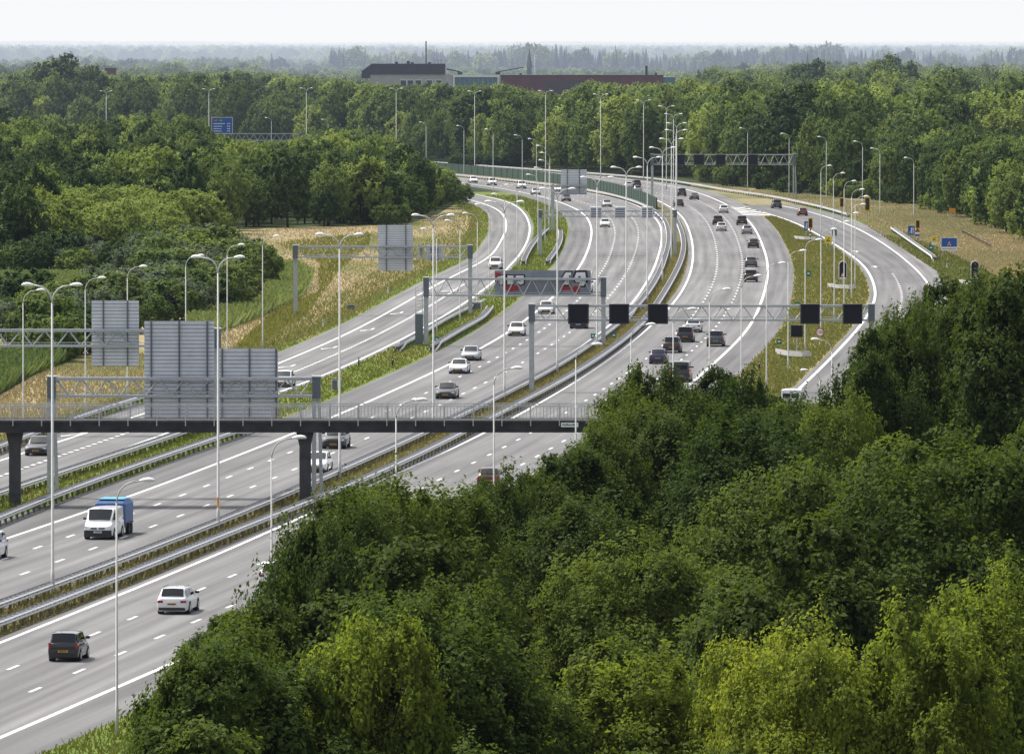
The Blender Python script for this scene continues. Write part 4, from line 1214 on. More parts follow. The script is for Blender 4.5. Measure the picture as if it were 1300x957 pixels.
me = text_mesh('A28', h * 0.1, M['sign_white'], 'route_number'); o = link_mesh('route_number', me, bs, (-w * .3, -0.02, h * .8))
me = text_mesh('E30', h * 0.1, M['sign_white'], 'route_number'); o = link_mesh('route_number', me, bs, (-w * .055, -0.02, h * .8))
m = MB()
rr_ = random.Random(2)
for z in (0.58, 0.42, 0.27, 0.13):
    x = -w * .4
    L = w * (0.52 if z > .5 else 0.36)
    while x < -w * .4 + L:
        k = w * rr_.uniform(.03, .06); m.box(x, x + k, -0.012, -0.003, h * z, h * (z + .055)); x += k + w * .012
    m.box(w * .24, w * .3, -0.012, -0.003, h * z, h * (z + .06)); m.box(w * .32, w * .38, -0.012, -0.003, h * z, h * (z + .06))
m.build('lettering', M['sign_white'], bs)
# cantilever sign in the bend
pc = at(701.7, 293.5); Yc = pc.y
cs = thing('cantilever_sign_post', 'cantilever post on the grass tongue carrying a plain grey sign back', 'sign post', pc)
zt = at_depth(700, 235.5, Yc).z; zb = at_depth(700, 246, Yc).z; xr = at_depth(745, 240, Yc).x - pc.x
MB().box(-0.3, 0.3, -0.3, 0.3, 0, zt + 0.2).build('leg', M['truss'], cs)
truss_mesh(0.35, xr, zb, zt, 0.3, 1.6).build('truss', M['truss'], cs)
MB().box(0.31, xr, -0.9, -0.4, zb - 0.12, zb - 0.04).build('walkway', M['truss_dark'], cs)
panel_back(712, 745, 215.5, 246.5, Yc, 'plain grey sign back on the cantilever post inside the bend', (0.25, 0.72))

# graffiti board on the gantry
a = at_depth(628, 374, Y4); b = at_depth(750, 343.6, Y4)
w, h = b.x - a.x, b.z - a.z
M['board_grey'] = simple('board_grey', (0.23, 0.25, 0.29), 0.6, noise=0.2, scale=0.6)
gb = thing('long_sign_board', 'long grey board with black, white and red graffiti at both ends', 'road sign', ((a.x + b.x) / 2, Y4 + 0.62, a.z))
MB().box(-w / 2, w / 2, 0, 0.12, 0, h).build('board', M['board_grey'], gb)
m = MB()
for k in range(1, 5): m.box(-w / 2 + w * k / 5 - 0.02, -w / 2 + w * k / 5 + 0.02, -0.008, -0.002, 0, h)
m.box(-w / 2, w / 2, -0.15, -0.01, -0.1, 0.0)
m.build('seam', M['panel_gap'], gb)
def blocky(cx, zc, glyphs, sc_, name):
    blk, wht = MB(), MB()
    x = cx
    for gl in glyphs:
        ou = [(x + u * sc_, zc + v * sc_) for u, v in gl]
        mx_ = sum(p[0] for p in ou) / len(ou); mz = sum(p[1] for p in ou) / len(ou)
        big = [(mx_ + (p[0] - mx_) * 1.38, mz + (p[1] - mz) * 1.3) for p in ou]
        blk.poly([(p[0], -0.012, p[1]) for p in big]); wht.poly([(p[0], -0.02, p[1]) for p in ou])
        x += 1.02 * sc_
    blk.build(name + '_outline', M['black'], gb); wht.build(name, M['sign_white'], gb)
GT = [(0, .8), (.9, 1.0), (.9, .75), (.62, .7), (.62, 0), (.3, 0), (.3, .62), (0, .55)]
GI = [(.1, 0), (.1, .95), (.75, .95), (.75, .7), (.5, .7), (.55, .45), (.75, .4), (.75, 0)]
GJ = [(0, .95), (.85, .95), (.85, .1), (.5, -.05), (.1, .2), (.25, .4), (.52, .3), (.52, .72), (0, .72)]
G1 = [(0, .55), (.35, 1.1), (.8, 1.1), (.75, .85), (.6, .85), (.65, .1), (.2, .1), (.28, .55)]
G9 = [(0, .6), (.2, 1.1), (.9, 1.1), (1.0, .5), (.8, 0), (.4, .02), (.5, .3), (.15, .3)]
blocky(-w / 2 + 0.25, h * 0.42, [GT, GI, GJ], 0.98, 'graffiti_tag')
blocky(w / 2 - 3.1, h * 0.36, [G1, G9], 1.3, 'graffiti_tag')
def blob(pts, name, mt, yy):
    MB().poly([(x, yy, z) for x, z in pts]).build(name, mt, gb)
blob([(-w / 2 + .05, h * .5), (-w / 2 + .05, h * .92), (-w / 2 + .7, h * .9), (-w / 2 + .6, h * .5)], 'graffiti_red', M['sign_red'], -0.006)
blob([(-w / 2 + .9, h * .36), (-w / 2 + 2.5, h * .38), (-w / 2 + 2.6, h * .18), (-w / 2 + 1.8, h * .12), (-w / 2 + 1.0, h * .2)], 'graffiti_red', M['sign_red'], -0.007)
blob([(w / 2 - 3.2, h * .34), (w / 2 - 2.1, h * .38), (w / 2 - 2.0, h * .2), (w / 2 - 3.1, h * .16)], 'graffiti_red', M['sign_red'], -0.008)
blob([(w / 2 - 1.55 + .42 * math.cos(t), h * .2 + .42 * math.sin(t)) for t in [k * .5236 for k in range(12)]], 'graffiti_red', M['sign_red'], -0.022)
blob([(w / 2 - 1.2 + .14 * math.cos(t), h * .72 + .14 * math.sin(t)) for t in [k * .5236 for k in range(12)]], 'graffiti_outline', M['black'], -0.024)

# ------------------------------------------------------------------ footbridge
YB = at(250, 642).y
def bz(y): return at_depth(600, y, YB).z
br = thing('footbridge', 'long dark concrete footbridge crossing the whole motorway', 'bridge', (0, YB, 0))
zd0, zd1 = bz(547.5), bz(532.8)
xl, xr = at_depth(-140, 540, YB).x, at_depth(905, 540, YB).x
m = MB()
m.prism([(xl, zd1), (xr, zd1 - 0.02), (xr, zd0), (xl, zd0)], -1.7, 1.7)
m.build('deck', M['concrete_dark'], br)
m = MB()
for y in (-1.76, 1.70): m.box(xl, xr, y, y + 0.06, zd1 - 0.08, zd1 + 0.04)
m.build('edge_beam', M['concrete_pillar'], br)
zr = bz(513)
def railing(y):
    m = MB()
    m.box(xl, xr, y - 0.035, y + 0.035, zr - 0.06, zr)
    m.box(xl, xr, y - 0.02, y + 0.02, zr - 0.17, zr - 0.13)
    m.box(xl, xr, y - 0.02, y + 0.02, zd1 + 0.12, zd1 + 0.15)
    x = xl
    while x < xr:
        m.box(x - 0.012, x + 0.012, y - 0.012, y + 0.012, zd1 + 0.15, zr - 0.17); x += 0.24
    return m
for y in (-1.6, 1.6):
    rl = railing(y).build('railing', M['handrail'], br)
    m = MB()
    x = xl + 0.7; k = 0
    pmesh = MB().box(-0.035, 0.035, -0.035, 0.035, -0.35, zr - zd1 - 0.06).mesh('railing_post', M['handrail'])
    while x < xr:
        link_mesh('railing_post', pmesh, rl, (x, y + (-0.2 if y < 0 else 0.2) * 0.9, zd1)); x += 2.0
for px in (19, 387.5, 760):
    x = at_depth(px, 600, YB).x
    ht = zd0
    o = MB()
    prof = [(0.4, 0.0), (0.4, ht - 1.0), (0.62, ht - 0.003)]
    vs, fs = [], []
    for hw, z in prof:
        vs += [(x - hw, -0.42, z), (x + hw, -0.42, z), (x + hw, 0.42, z), (x - hw, 0.42, z)]
    for i in range(2):
        for k in range(4):
            fs.append((i * 4 + k, i * 4 + (k + 1) % 4, (i + 1) * 4 + (k + 1) % 4, (i + 1) * 4 + k))
    fs += [(3, 2, 1, 0), (8, 9, 10, 11)]
    o._add(vs, fs)
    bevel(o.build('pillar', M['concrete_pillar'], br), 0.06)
a = at_depth(712, 540.5, YB); b = at_depth(734, 534.8, YB)
w, h = b.x - a.x, b.z - a.z
ns = thing('nameplate', 'small pale nameplate fixed to the side of the footbridge above the lanes', 'sign', ((a.x + b.x) / 2, YB - 1.78, a.z))
MB().box(-w / 2, w / 2, -0.03, 0.0, 0, h).build('plate', M['sign_white'], ns)
m = MB(); x = -w * .42; rr_ = random.Random(8)
while x < w * .38:
    k = rr_.uniform(.045, .075); m.box(x, x + k, -0.036, -0.032, h * .3, h * rr_.choice([.62, .62, .78])); x += k + .03
m.build('lettering', M['black'], ns)

# ------------------------------------------------------------------ small signs, signals
def post_sign(name, px, base_y, label, cat, group=None):
    p = at(px, base_y)
    return thing(name, label, cat, p, 0, group), p
def disc(r, y0, y1, zc, n=28):
    return MB().prism([(r * math.cos(2 * math.pi * k / n), zc + r * math.sin(2 * math.pi * k / n)) for k in range(n)], y0, y1)
# speed limit
s, p = post_sign('speed_sign', 1041, 436, 'round red-rimmed speed limit sign reading 100 on a thin pole', 'road sign')
z = at_depth(1041, 421.8, p.y).z; R_ = 5.6 * p.y / FPX
MB().tube([(0, 0.05, 0), (0, 0.05, z)], 0.045, 6).build('pole', M['galv'], s)
disc(R_, -0.03, 0.0, z).build('rim', M['sign_red'], s)
disc(R_ * .78, -0.045, -0.032, z).build('face', M['sign_white'], s)
o = link_mesh('digits', text_mesh('100', R_ * 0.95, M['black'], 'digits'), s, (0, -0.055, z))
# variable message board on a pole with the white crash cushion around it
def crash_cushion(px, py, wpx, label, flip=1):
    p = at(px, py)
    w = wpx * p.y / FPX
    c = thing('crash_barrier', label, 'crash barrier', p, 0, 'white crash barriers around signs')
    for k, (sg, off_) in enumerate(((-1, 0.0), (1, 5.0))):
        pts = [(-w / 2, 9.0 + off_), (-w * .2, 3.0 + off_), (w * .2, 1.0 + off_), (w / 2, 2.5 + off_)]
        m = MB()
        n = len(pts); vs = []
        for (x, y) in pts:
            x *= flip
            vs += [(x, y - .05, 0.42), (x, y + .05, 0.42), (x, y + .05, 0.78), (x, y - .05, 0.78)]
        fs = []
        for i in range(n - 1):
            for q in range(4): fs.append((i * 4 + q, i * 4 + (q + 1) % 4, (i + 1) * 4 + (q + 1) % 4, (i + 1) * 4 + q))
        fs += [(3, 2, 1, 0), tuple(range((n - 1) * 4, n * 4))]
        m._add(vs, fs); m.build('rail', M['rail'], c)
    m = MB()
    for (x, y) in [(-w * .4, 7), (-w * .15, 3), (w * .2, 1.2), (w * .45, 2.3)]:
        m.box(x * flip - .07, x * flip + .07, y + .052, y + .16, 0, 0.7)
    m.build('post_row', M['post_dark'], c)
    return c
s, p = post_sign('matrix_board', 1011.5, 452, 'square black message board on one pole above the crash barrier', 'road sign')
a = at_depth(1004, 428, p.y); b = at_depth(1019.5, 412.5, p.y); w, h = b.x - a.x, b.z - a.z
MB().tube([(0, 0.1, 0), (0, 0.1, a.z)], 0.08, 6).build('pole', M['galv'], s)
bevel(MB().box(-w / 2, w / 2, -0.1, 0.25, a.z, b.z).build('housing', M['matrix_rim'], s), 0.06)
MB().box(-w * .45, w * .45, -0.115, -0.102, a.z + h * .05, b.z - h * .05).build('screen', M['matrix'], s)
crash_cushion(1010.5, 458.5, 41, 'white wing-shaped crash barrier below the square message board')
crash_cushion(1072, 371, 32, 'white wing-shaped crash barrier beside the first tall arched sign on the wedge')
crash_cushion(1029, 308, 34, 'white wing-shaped crash barrier at the striped signal post', 1)
crash_cushion(1235, 366, 20, 'white crash barrier at the foot of the right tall arched sign')
def arched(px, base_y, x0, x1, top, bot, label):
    s, p = post_sign('message_sign', px, base_y, label, 'road sign', 'tall black arched signs beside the ramp')
    a = at_depth(x0, bot, p.y); b = at_depth(x1, top, p.y); w, h = b.x - a.x, b.z - a.z
    MB().tube([(0, 0.1, 0), (0, 0.1, a.z + .2)], 0.09, 6).build('pole', M['galv'], s)
    def arch(k, zb_, zt_):
        r_ = w / 2 * k
        pts = [(-r_, zb_), (r_, zb_)] + [(r_ * math.cos(t), zt_ - r_ + r_ * math.sin(t)) for t in [math.pi * i / 12 for i in range(13)]]
        return pts
    MB().prism(arch(1.0, a.z, b.z), -0.1, 0.25).build('housing', M['panel'], s)
    MB().prism(arch(0.88, a.z + .1, b.z - .1), -0.115, -0.102).build('face', M['matrix'], s)
    zc = a.z + h * .24; t = w * .34
    MB().prism([(-t, zc - t * .7), (t, zc - t * .7), (0, zc + t * 1.1)], -0.13, -0.117).build('warning_triangle', M['sign_red'], s)
    MB().prism([(-t * .62, zc - t * .48), (t * .62, zc - t * .48), (0, zc + t * .66)], -0.14, -0.132).build('triangle_face', M['sign_white'], s)
    MB().box(-t * .09, t * .09, -0.15, -0.142, zc - t * .3, zc + t * .25).build('pictogram', M['black'], s)
    MB().box(-w * .36, w * .36, -0.13, -0.117, a.z + h * .045, a.z + h * .10).build('caption', M['sign_white'], s)
    return s
arched(1070, 364, 1065, 1075.3, 331.2, 354.5, 'tall black arched sign with small warning triangle on the wedge by the ramp')
arched(1237.7, 363, 1232.5, 1243, 331, 354.5, 'tall black arched sign with small warning triangle on the right slope')
# signals
def signal(px, base_y, x0, x1, top, bot, label, striped):
    s, p = post_sign('traffic_light', px, base_y, label, 'traffic light', 'yellow-backed traffic lights at the ramp')
    a = at_depth(x0, bot, p.y); b = at_depth(x1, top, p.y); w, h = b.x - a.x, b.z - a.z
    if striped:
        n = 8
        m = MB()
        for k in range(n):
            m.mi = k % 2
            m.tube([(0, 0.1, a.z * k / n), (0, 0.1, a.z * (k + 1) / n)], 0.12, 8)
        m.build('striped_pole', [M['sign_white'], M['black']], s)
    else:
        MB().tube([(0, 0.1, 0), (0, 0.1, a.z + .1)], 0.1, 8).build('pole', M['galv'], s)
    bevel(MB().box(-w / 2, w / 2, -0.03, 0.05, a.z, b.z).build('backboard', M['signal_yellow'], s), 0.02)
    MB().box(-w * .32, w * .32, -0.22, -0.035, a.z + h * .10, b.z - h * .10).build('housing', M['black'], s)
    for k, q in enumerate((.26, .5, .74)):
        d = disc(w * .22, -0.235, -0.222, a.z + h * q, 14)
        d.build('lens', [M['teal'], M['sign_orange'], M['sign_red']][k] if False else M['matrix_rim'], s)
        m = MB(); r_ = w * .25
        arc = [(r_ * math.cos(t), a.z + h * q + r_ * math.sin(t)) for t in [math.pi * i / 8 for i in range(9)]]
        for (u, v), (u2, v2) in zip(arc, arc[1:]): m.poly([(u, -0.223, v), (u2, -0.223, v2), (u2, -0.42, v2), (u, -0.42, v)])
        m.build('visor', M['black'], s)
    return s
signal(1028.8, 308, 1025.8, 1031.8, 276.6, 290.3, 'yellow-backed traffic light on a black and white striped post left of the ramp', True)
signal(1165, 306, 1162, 1168, 279, 290.3, 'yellow-backed traffic light beside the blue lane sign right of the ramp', True)
signal(1068.8, 277, 1065.6, 1072.2, 250.8, 263.6, 'yellow-backed traffic light standing alone behind the red car', False)
signal(1101, 279, 1097, 1104.6, 249.5, 268.2, 'tallest yellow traffic light beyond the ramp guardrail', False)
# blue lane signs
def lane_sign(px, base_y, x0, x1, top, bot, label):
    s, p = post_sign('lane_sign', px, base_y, label, 'road sign')
    a = at_depth(x0, bot, p.y); b = at_depth(x1, top, p.y); w, h = b.x - a.x, b.z - a.z
    MB().tube([(0, 0.1, 0), (0, 0.1, b.z)], 0.06, 6).build('pole', M['galv'], s)
    bevel(MB().box(-w / 2, w / 2, -0.03, 0.0, a.z, b.z).build('board', M['sign_blue'], s), 0.02)
    m = MB()
    m.box(-w * .02, w * .10, -0.042, -0.032, a.z + h * .15, a.z + h * .62)
    m.prism([(-w * .12, a.z + h * .62), (w * .2, a.z + h * .62), (w * .04, a.z + h * .85)], -0.042, -0.032)
    m.prism([(-w * .32, a.z + h * .15), (-w * .22, a.z + h * .15), (-w * .03, a.z + h * .42), (-w * .03, a.z + h * .55)], -0.042, -0.032)
    m.box(w * .22, w * .32, -0.042, -0.032, a.z + h * .15, a.z + h * .85)
    m.build('lane_symbol', M['sign_white'], s)
    return s
lane_sign(1023.4, 306, 1021, 1026, 281, 292.5, 'narrow blue lane sign beside the striped traffic light post')
lane_sign(1157, 307, 1153.2, 1161.7, 286.8, 298.3, 'blue merging lane sign with white symbol at the right of the ramp')
s, p = post_sign('route_marker', 1164.5, 308, 'small red, white and blue striped marker under the right traffic light', 'marker')
zc = at_depth(1164, 296, p.y).z
for k, mt in enumerate(('sign_blue', 'sign_white', 'sign_red')):
    MB().box(-0.35, 0.35, -0.2, -0.16, zc - .5 + k * .33, zc - .18 + k * .33).build('stripe', M[mt], s)
MB().tube([(0, -0.12, 0), (0, -0.12, zc)], 0.04, 5).build('pole', M['galv'], s)
# yellow and orange plates
def plate_sign(px, base_y, x0, x1, top, bot, label, mt, white_foot=False):
    s, p = post_sign('yellow_sign' if mt == 'sign_yellow' else 'orange_sign', px, base_y, label, 'road sign')
    a = at_depth(x0, bot, p.y); b = at_depth(x1, top, p.y); w, h = b.x - a.x, b.z - a.z
    for x in (-w * .25, w * .25): MB().tube([(x, 0.06, 0), (x, 0.06, b.z - .1)], 0.04, 5).build('pole', M['galv'], s)
    z0 = a.z + (h * .3 if white_foot else 0)
    bevel(MB().box(-w / 2, w / 2, -0.03, 0.0, z0, b.z).build('board', M[mt], s), 0.015)
    if white_foot: MB().box(-w / 2, w / 2, -0.03, 0.0, a.z, z0 - .03).build('caption', M['sign_white'], s)
    if mt == 'sign_yellow':
        m = MB(); hh = b.z - z0
        m.prism([(-w * .28, z0 + hh * .25), (-w * .1, z0 + hh * .25), (w * .05, z0 + hh * .6), (-w * .1, z0 + hh * .6)], -0.042, -0.032)
        m.prism([(0, z0 + hh * .3), (w * .25, z0 + hh * .3), (w * .25, z0 + hh * .45), (w * .05, z0 + hh * .45)], -0.042, -0.032)
        m.prism([(w * .02, z0 + hh * .65), (w * .2, z0 + hh * .65), (w * .2, z0 + hh * .8), (w * .02, z0 + hh * .8)], -0.042, -0.032)
        m.build('symbol', M['black'], s)
    return s
plate_sign(1051.5, 318, 1047, 1056.2, 300, 309.3, 'square yellow sign with dark symbol on the wedge left of the ramp', 'sign_yellow')
plate_sign(1186, 317, 1182.7, 1189.6, 299.5, 311, 'small yellow sign with white foot plate left of the big blue warning sign', 'sign_yellow', True)
plate_sign(1209, 279, 1204.8, 1213.2, 264.6, 270.3, 'orange sign on the slope in front of the dark trees', 'sign_orange')
# big blue warning sign
s, p = post_sign('warning_board', 1205, 327.5, 'wide blue board with white warning triangle and white caption strip', 'road sign')
a = at_depth(1195, 318.3, p.y); b = at_depth(1215.6, 301.8, p.y); w, h = b.x - a.x, b.z - a.z
for x in (-w * .38, w * .38): MB().tube([(x, 0.08, 0), (x, 0.08, b.z - .2)], 0.06, 6).build('pole', M['galv'], s)
MB().box(-w / 2, w / 2, -0.04, 0.0, a.z + h * .3, b.z).build('board', M['sign_blue'], s)
MB().box(-w / 2, w / 2, -0.04, 0.0, a.z, a.z + h * .29).build('caption', M['sign_white'], s)
m = MB()
for q in ((-w / 2, -w / 2 + .06), (w / 2 - .06, w / 2)): m.box(q[0], q[1], -0.05, -0.042, a.z + h * .3, b.z)
m.box(-w / 2 + .06, w / 2 - .06, -0.05, -0.042, b.z - .06, b.z); m.build('border', M['sign_white'], s)
zc = a.z + h * .58; t = w * .17
MB().prism([(-t, zc - t), (t, zc - t), (0, zc + t * 1.0)], -0.055, -0.042).build('warning_triangle', M['sign_red'], s)
MB().prism([(-t * .66, zc - t * .78), (t * .66, zc - t * .78), (0, zc + t * .55)], -0.065, -0.057).build('triangle_face', M['sign_white'], s)
MB().box(-t * .3, t * .3, -0.075, -0.067, zc - t * .65, zc - t * .1).build('pictogram', M['black'], s)
m = MB(); x = -w * .42; rr_ = random.Random(12)
while x < w * .4:
    k = rr_.uniform(.06, .12); m.box(x, x + k, -0.048, -0.042, a.z + h * .11, a.z + h * .17); x += k + .05
m.build('lettering', M['sign_blue'], s)
# kilometre markers
for x, y, nm in [(753, 433, 'on the left guardrail under the black lane signals'), (779.5, 432, 'on the right guardrail under the black lane signals'), (554.5, 437, 'at the foot of the nearest lamp on the middle grass strip'), (1026.5, 353, 'on the wedge left of the arched sign'), (989, 440, 'on the wedge left of the square message board'), (1012, 393, 'on the wedge under the wide gantry'), (1182, 320, 'beside the ramp guardrail')]:
    s, p = post_sign('kilometre_marker', x, y, f'green kilometre marker {nm}', 'marker', 'green kilometre markers')
    w = 3.0 * p.y / FPX
    MB().tube([(0, 0.04, 0), (0, 0.04, .7)], 0.03, 5).build('pole', M['galv'], s)
    MB().box(-w, w, -0.02, 0.0, .25, .25 + w * 2.2).build('plate', M['teal'], s)
    MB().box(-w * .5, w * .5, -0.03, -0.022, .25 + w * .9, .25 + w * 1.5).build('figures', M['sign_white'], s)
# reflector posts along the slip road
for x, y, k in [(455.5, 466, 1), (498.5, 466, 1), (492.5, 374, 0), (410, 417, 0), (1202, 343, 0), (563, 333.5, 0), (964, 471, 1)]:
    s, p = post_sign('reflector_post', x, y, {455: 'black reflector post on the grass edge of the slip road', 498: 'black reflector post on the grass near the start of the guardrails', 492: 'white reflector post at the meadow edge right of the tall gantry sign', 410: 'white reflector post at the meadow edge by the lamp', 1202: 'white reflector post below the blue warning board',
                                                  563: 'white reflector post on the verge by the bend of the slip road', 964: 'black reflector post on the wedge near the oak tops'}[int(x)], 'reflector post')
    bevel(MB().box(-.08, .08, -.06, .06, 0, .95).build('post', M['black'] if k else M['sign_white'], s), .02)
    MB().box(-.045, .045, -.068, -.062, .7, .85).build('reflector', M['sign_white'] if k else M['black'], s)
# cabinets
for x, y, w_, h_, lab in [(603.5, 394, 1.5, 1.0, 'white-topped control cabinet between the two short guardrails'), (1059, 300, 1.0, 1.2, 'low grey control box on the wedge beside the yellow sign'), (425, 496, .55, 1.1, 'small grey roadside cabinet on the grass strip near the gantry leg'), (445.5, 394, .9, .6, 'low dark inspection box in the meadow grass')]:
    s, p = post_sign('control_cabinet', x, y, lab, 'cabinet')
    bevel(MB().box(-w_ / 2, w_ / 2, -.35, .35, 0, h_).build('body', M['truss_dark'] if 'dark' in lab else M['panel'], s), .03)
    MB().box(-w_ / 2 - .05, w_ / 2 + .05, -.4, .4, h_ + .002, h_ + .08).build('lid', M['sign_white'] if 'white' in lab else M['panel_rail'], s)
    MB().box(-w_ * .42, w_ * .42, -.365, -.352, h_ * .12, h_ * .9).build('door', M['panel_rail'], s)
# little fence on the slope
f0, f1 = at(1222, 296), at(1258, 315)
fn_ = thing('field_fence', 'row of short weathered posts running down the dry slope', 'fence', f0)
d = f1 - f0
for k in range(22):
    q = d * (k / 21); MB().box(-.09, .09, -.08, .08, 0, 0.75 + 0.1 * math.sin(k * 2.1)).build('post', M['wood'], fn_, False, (q.x, q.y, 0))
m = MB(); m.tube([(0, .14, .6), (d.x, d.y + .14, .6)], .06, 5); m.build('rail', M['wood'], fn_)

# ------------------------------------------------------------------ buildings behind the forest
YO = 2760.0
def bx(px): return at_depth(px, 90, YO).x
def bzz(py): return at_depth(650, py, YO).z
o1 = thing('office_building', 'pale stone block with a dark slate mansard roof behind the forest', 'building', (bx(516), YO, 0))
c = bx(516)
x0, x1 = bx(470) - c, bx(574.5) - c
ztop = bzz(94.5)
MB().box(x0, x1, 0, 18, 0, ztop).build('wall', M['stone'], o1)
xr0, xr1, zr1 = bx(459) - c, bx(565) - c, bzz(81.2)
rf = MB()
xs_ = bx(472) - c
rf.prism([(xr0, ztop - 1.4), (xr0, ztop + 1.0), (xs_, zr1), (xr1, zr1), (xr1, ztop + 0.003), (x0 - 0.02, ztop + 0.003), (x0 - 0.02, ztop - 1.4)], -0.5, 19)
rf_o = rf.build('roof', M['slate'], o1)
for px, hh in [(503, .6), (518, .9), (523, .5), (545, .5)]:
    MB().box(bx(px) - c - .5, bx(px) - c + .5, 6, 7, zr1, zr1 + hh).build('chimney', M['slate'], rf_o)
MB().tube([(bx(540.7) - c, 4, zr1), (bx(540.7) - c, 4, bzz(52.5))], 0.22, 5).build('mast', M['slate'], rf_o)
m = MB()
for px in (552, 556, 560, 565):
    m.tube([(bx(px) - c, 2, zr1), (bx(px) - c, 2, zr1 + 1.2)], 0.05, 4)
m.tube([(bx(552) - c, 2, zr1 + 1.2), (bx(565) - c, 2, zr1 + 1.2)], 0.05, 4)
m.build('roof_rail', M['slate'], rf_o)
for px in (512, 521, 531, 545, 557):
    wn = MB().box(bx(px) - c - 1.1, bx(px) - c + 1.1, -0.06, -0.003, ztop - 4.4, ztop - 1.9).build('window', M['sign_white'], o1)
    MB().box(bx(px) - c - .95, bx(px) - c + .95, -0.08, -0.063, ztop - 4.2, ztop - 2.1).build('pane', M['glass_dark'], wn)
o2 = thing('office_building', 'low glass pavilion with white frame between stone block and red hall', 'building', (bx(604), YO, 0))
c = bx(604); x0, x1 = bx(575.2) - c, bx(633.5) - c; zt2 = bzz(96)
MB().box(x0, x1, 0.3, 16, 0, zt2).build('wall', M['stone'], o2)
m = MB(); m.box(x0, x0 + .5, -0.1, 0.297, 0, zt2); m.box(x1 - .5, x1, -0.1, 0.297, 0, zt2); m.box(x0 + .5, x1 - .5, -0.1, 0.297, zt2 - .6, zt2 + .1); m.build('frame', M['sign_white'], o2)
gl = MB(); n = 9
for k in range(n):
    a_ = x0 + .6 + (x1 - x0 - 1.2) * k / n; gl.box(a_ + .08, a_ + (x1 - x0 - 1.2) / n - .08, 0.2, 0.296, 0.5, zt2 - .7)
gl.build('glazing', M['glass_blue'], o2)
MB().box(x0 + .6, x1 - .6, 0.15, 0.29, 8.2, 8.5).build('floor_band', M['sign_white'], o2)
o3 = thing('office_building', 'long dark red hall with flat roof at the right of the glass pavilion', 'building', (bx(740), YO, 0))
c = bx(740); x0, x1 = bx(635.5) - c, bx(842) - c; zt3 = bzz(96.7)
MB().box(x0, x1, -1, 22, 0, zt3).build('wall', M['brick'], o3)
MB().box(x0 - .1, x1 + .1, -1.1, 22.1, zt3 + .002, zt3 + .35).build('roof_edge', M['slate'], o3)
for k in range(12):
    xx = bx(694 + k * 4.2) - c
    wn = MB().box(xx - .35, xx + .35, -1.06, -1.003, zt3 - 6.0, zt3 - 1.6).build('window', M['glass_dark'], o3)
for px in (709, 714):
    MB().box(bx(px) - c - .45, bx(px) - c + .45, -1.08, -1.003, zt3 - 9, zt3 - 6.4).build('door_panel', M['sign_white'], o3)
MB().box(x1 + .01, bx(857.5) - c, -0.5, 20, 0, bzz(98)).build('glass_end', M['glass_blue'], o3)
for px, hh in [(661, .9), (821, 3.4), (833, 1.0)]:
    MB().box(bx(px) - c - .4, bx(px) - c + .4, 5, 6, zt3 + .351, zt3 + hh).build('roof_vent', M['slate'], o3)
for k, (px, ph, sgn, lab) in enumerate([(584, 575, -1, 'left'), (632, 655, 1, 'right')]):
    cr = thing('roof_crane', 'small dark roof crane with level arm on the ' + ('stone block edge' if k == 0 else 'red hall left end'), 'crane', (bx(px), YO + 3, bzz(96.3)))
    L = bx(ph + (10 * sgn if k else -8)) - bx(px)
    MB().box(-.8, .8, -.8, .8, 0.3, 1.3).build('base', M['slate'], cr)
    MB().tube([(0, 0, 1.3), (L, 0, 2.2 if k == 0 else 2.9)], .25, 5).build('arm', M['slate'], cr)
o4 = thing('brick_tower', 'small dark brick tower block among trees at the far upper left', 'building', (at_depth(140, 90, 2950).x, 2950, 0))
zt4 = at_depth(140, 88, 2950).z
MB().box(-2.0, 2.0, 0, 5, 0, zt4).build('wall', M['brick'], o4)
MB().box(-2.1, 2.1, -.1, 5.1, zt4 + .002, zt4 + .4).build('roof', M['slate'], o4)
ch = thing('church_spire', 'distant hazy slender spire above the red hall', 'tower', (at_depth(672, 70, 3900).x, 3900, 0))
zt5 = at_depth(672, 62, 3900).z
MB().box(-1.1, 1.1, -1.1, 1.1, 0, zt5 - 9).build('wall', M['slate'], ch)
MB().tube([(0, 0, zt5 - 9), (0, 0, zt5)], [1.5, .05], 4).build('spire', M['slate'], ch)
MB().tube([(2.6, 0, 0), (2.6, 0, zt5 - 3)], .22, 5).build('mast', M['sign_white'], ch)

# ------------------------------------------------------------------ vehicles
def paint_mat(name, col, rough=0.4, metal=0.0, coat=0.9):
    return simple(name, col, rough, metal, coat, 0.35, noise=0.03)
PAINT = {'white': paint_mat('paint_white', (0.78, 0.78, 0.78)), 'black': paint_mat('paint_black', (0.012, 0.012, 0.014)), 'grey': paint_mat('paint_grey', (0.10, 0.105, 0.115), 0.35, 0.3),
         'silver': paint_mat('paint_silver', (0.42, 0.43, 0.45), 0.35, 0.4), 'blue': paint_mat('paint_blue', (0.018, 0.028, 0.10)), 'red': paint_mat('paint_red', (0.16, 0.014, 0.016)),
         'slate': paint_mat('paint_slate', (0.045, 0.06, 0.075), 0.35, 0.2), 'dark': paint_mat('paint_dark', (0.022, 0.023, 0.027)), 'brown': paint_mat('paint_brown', (0.085, 0.016, 0.013))}
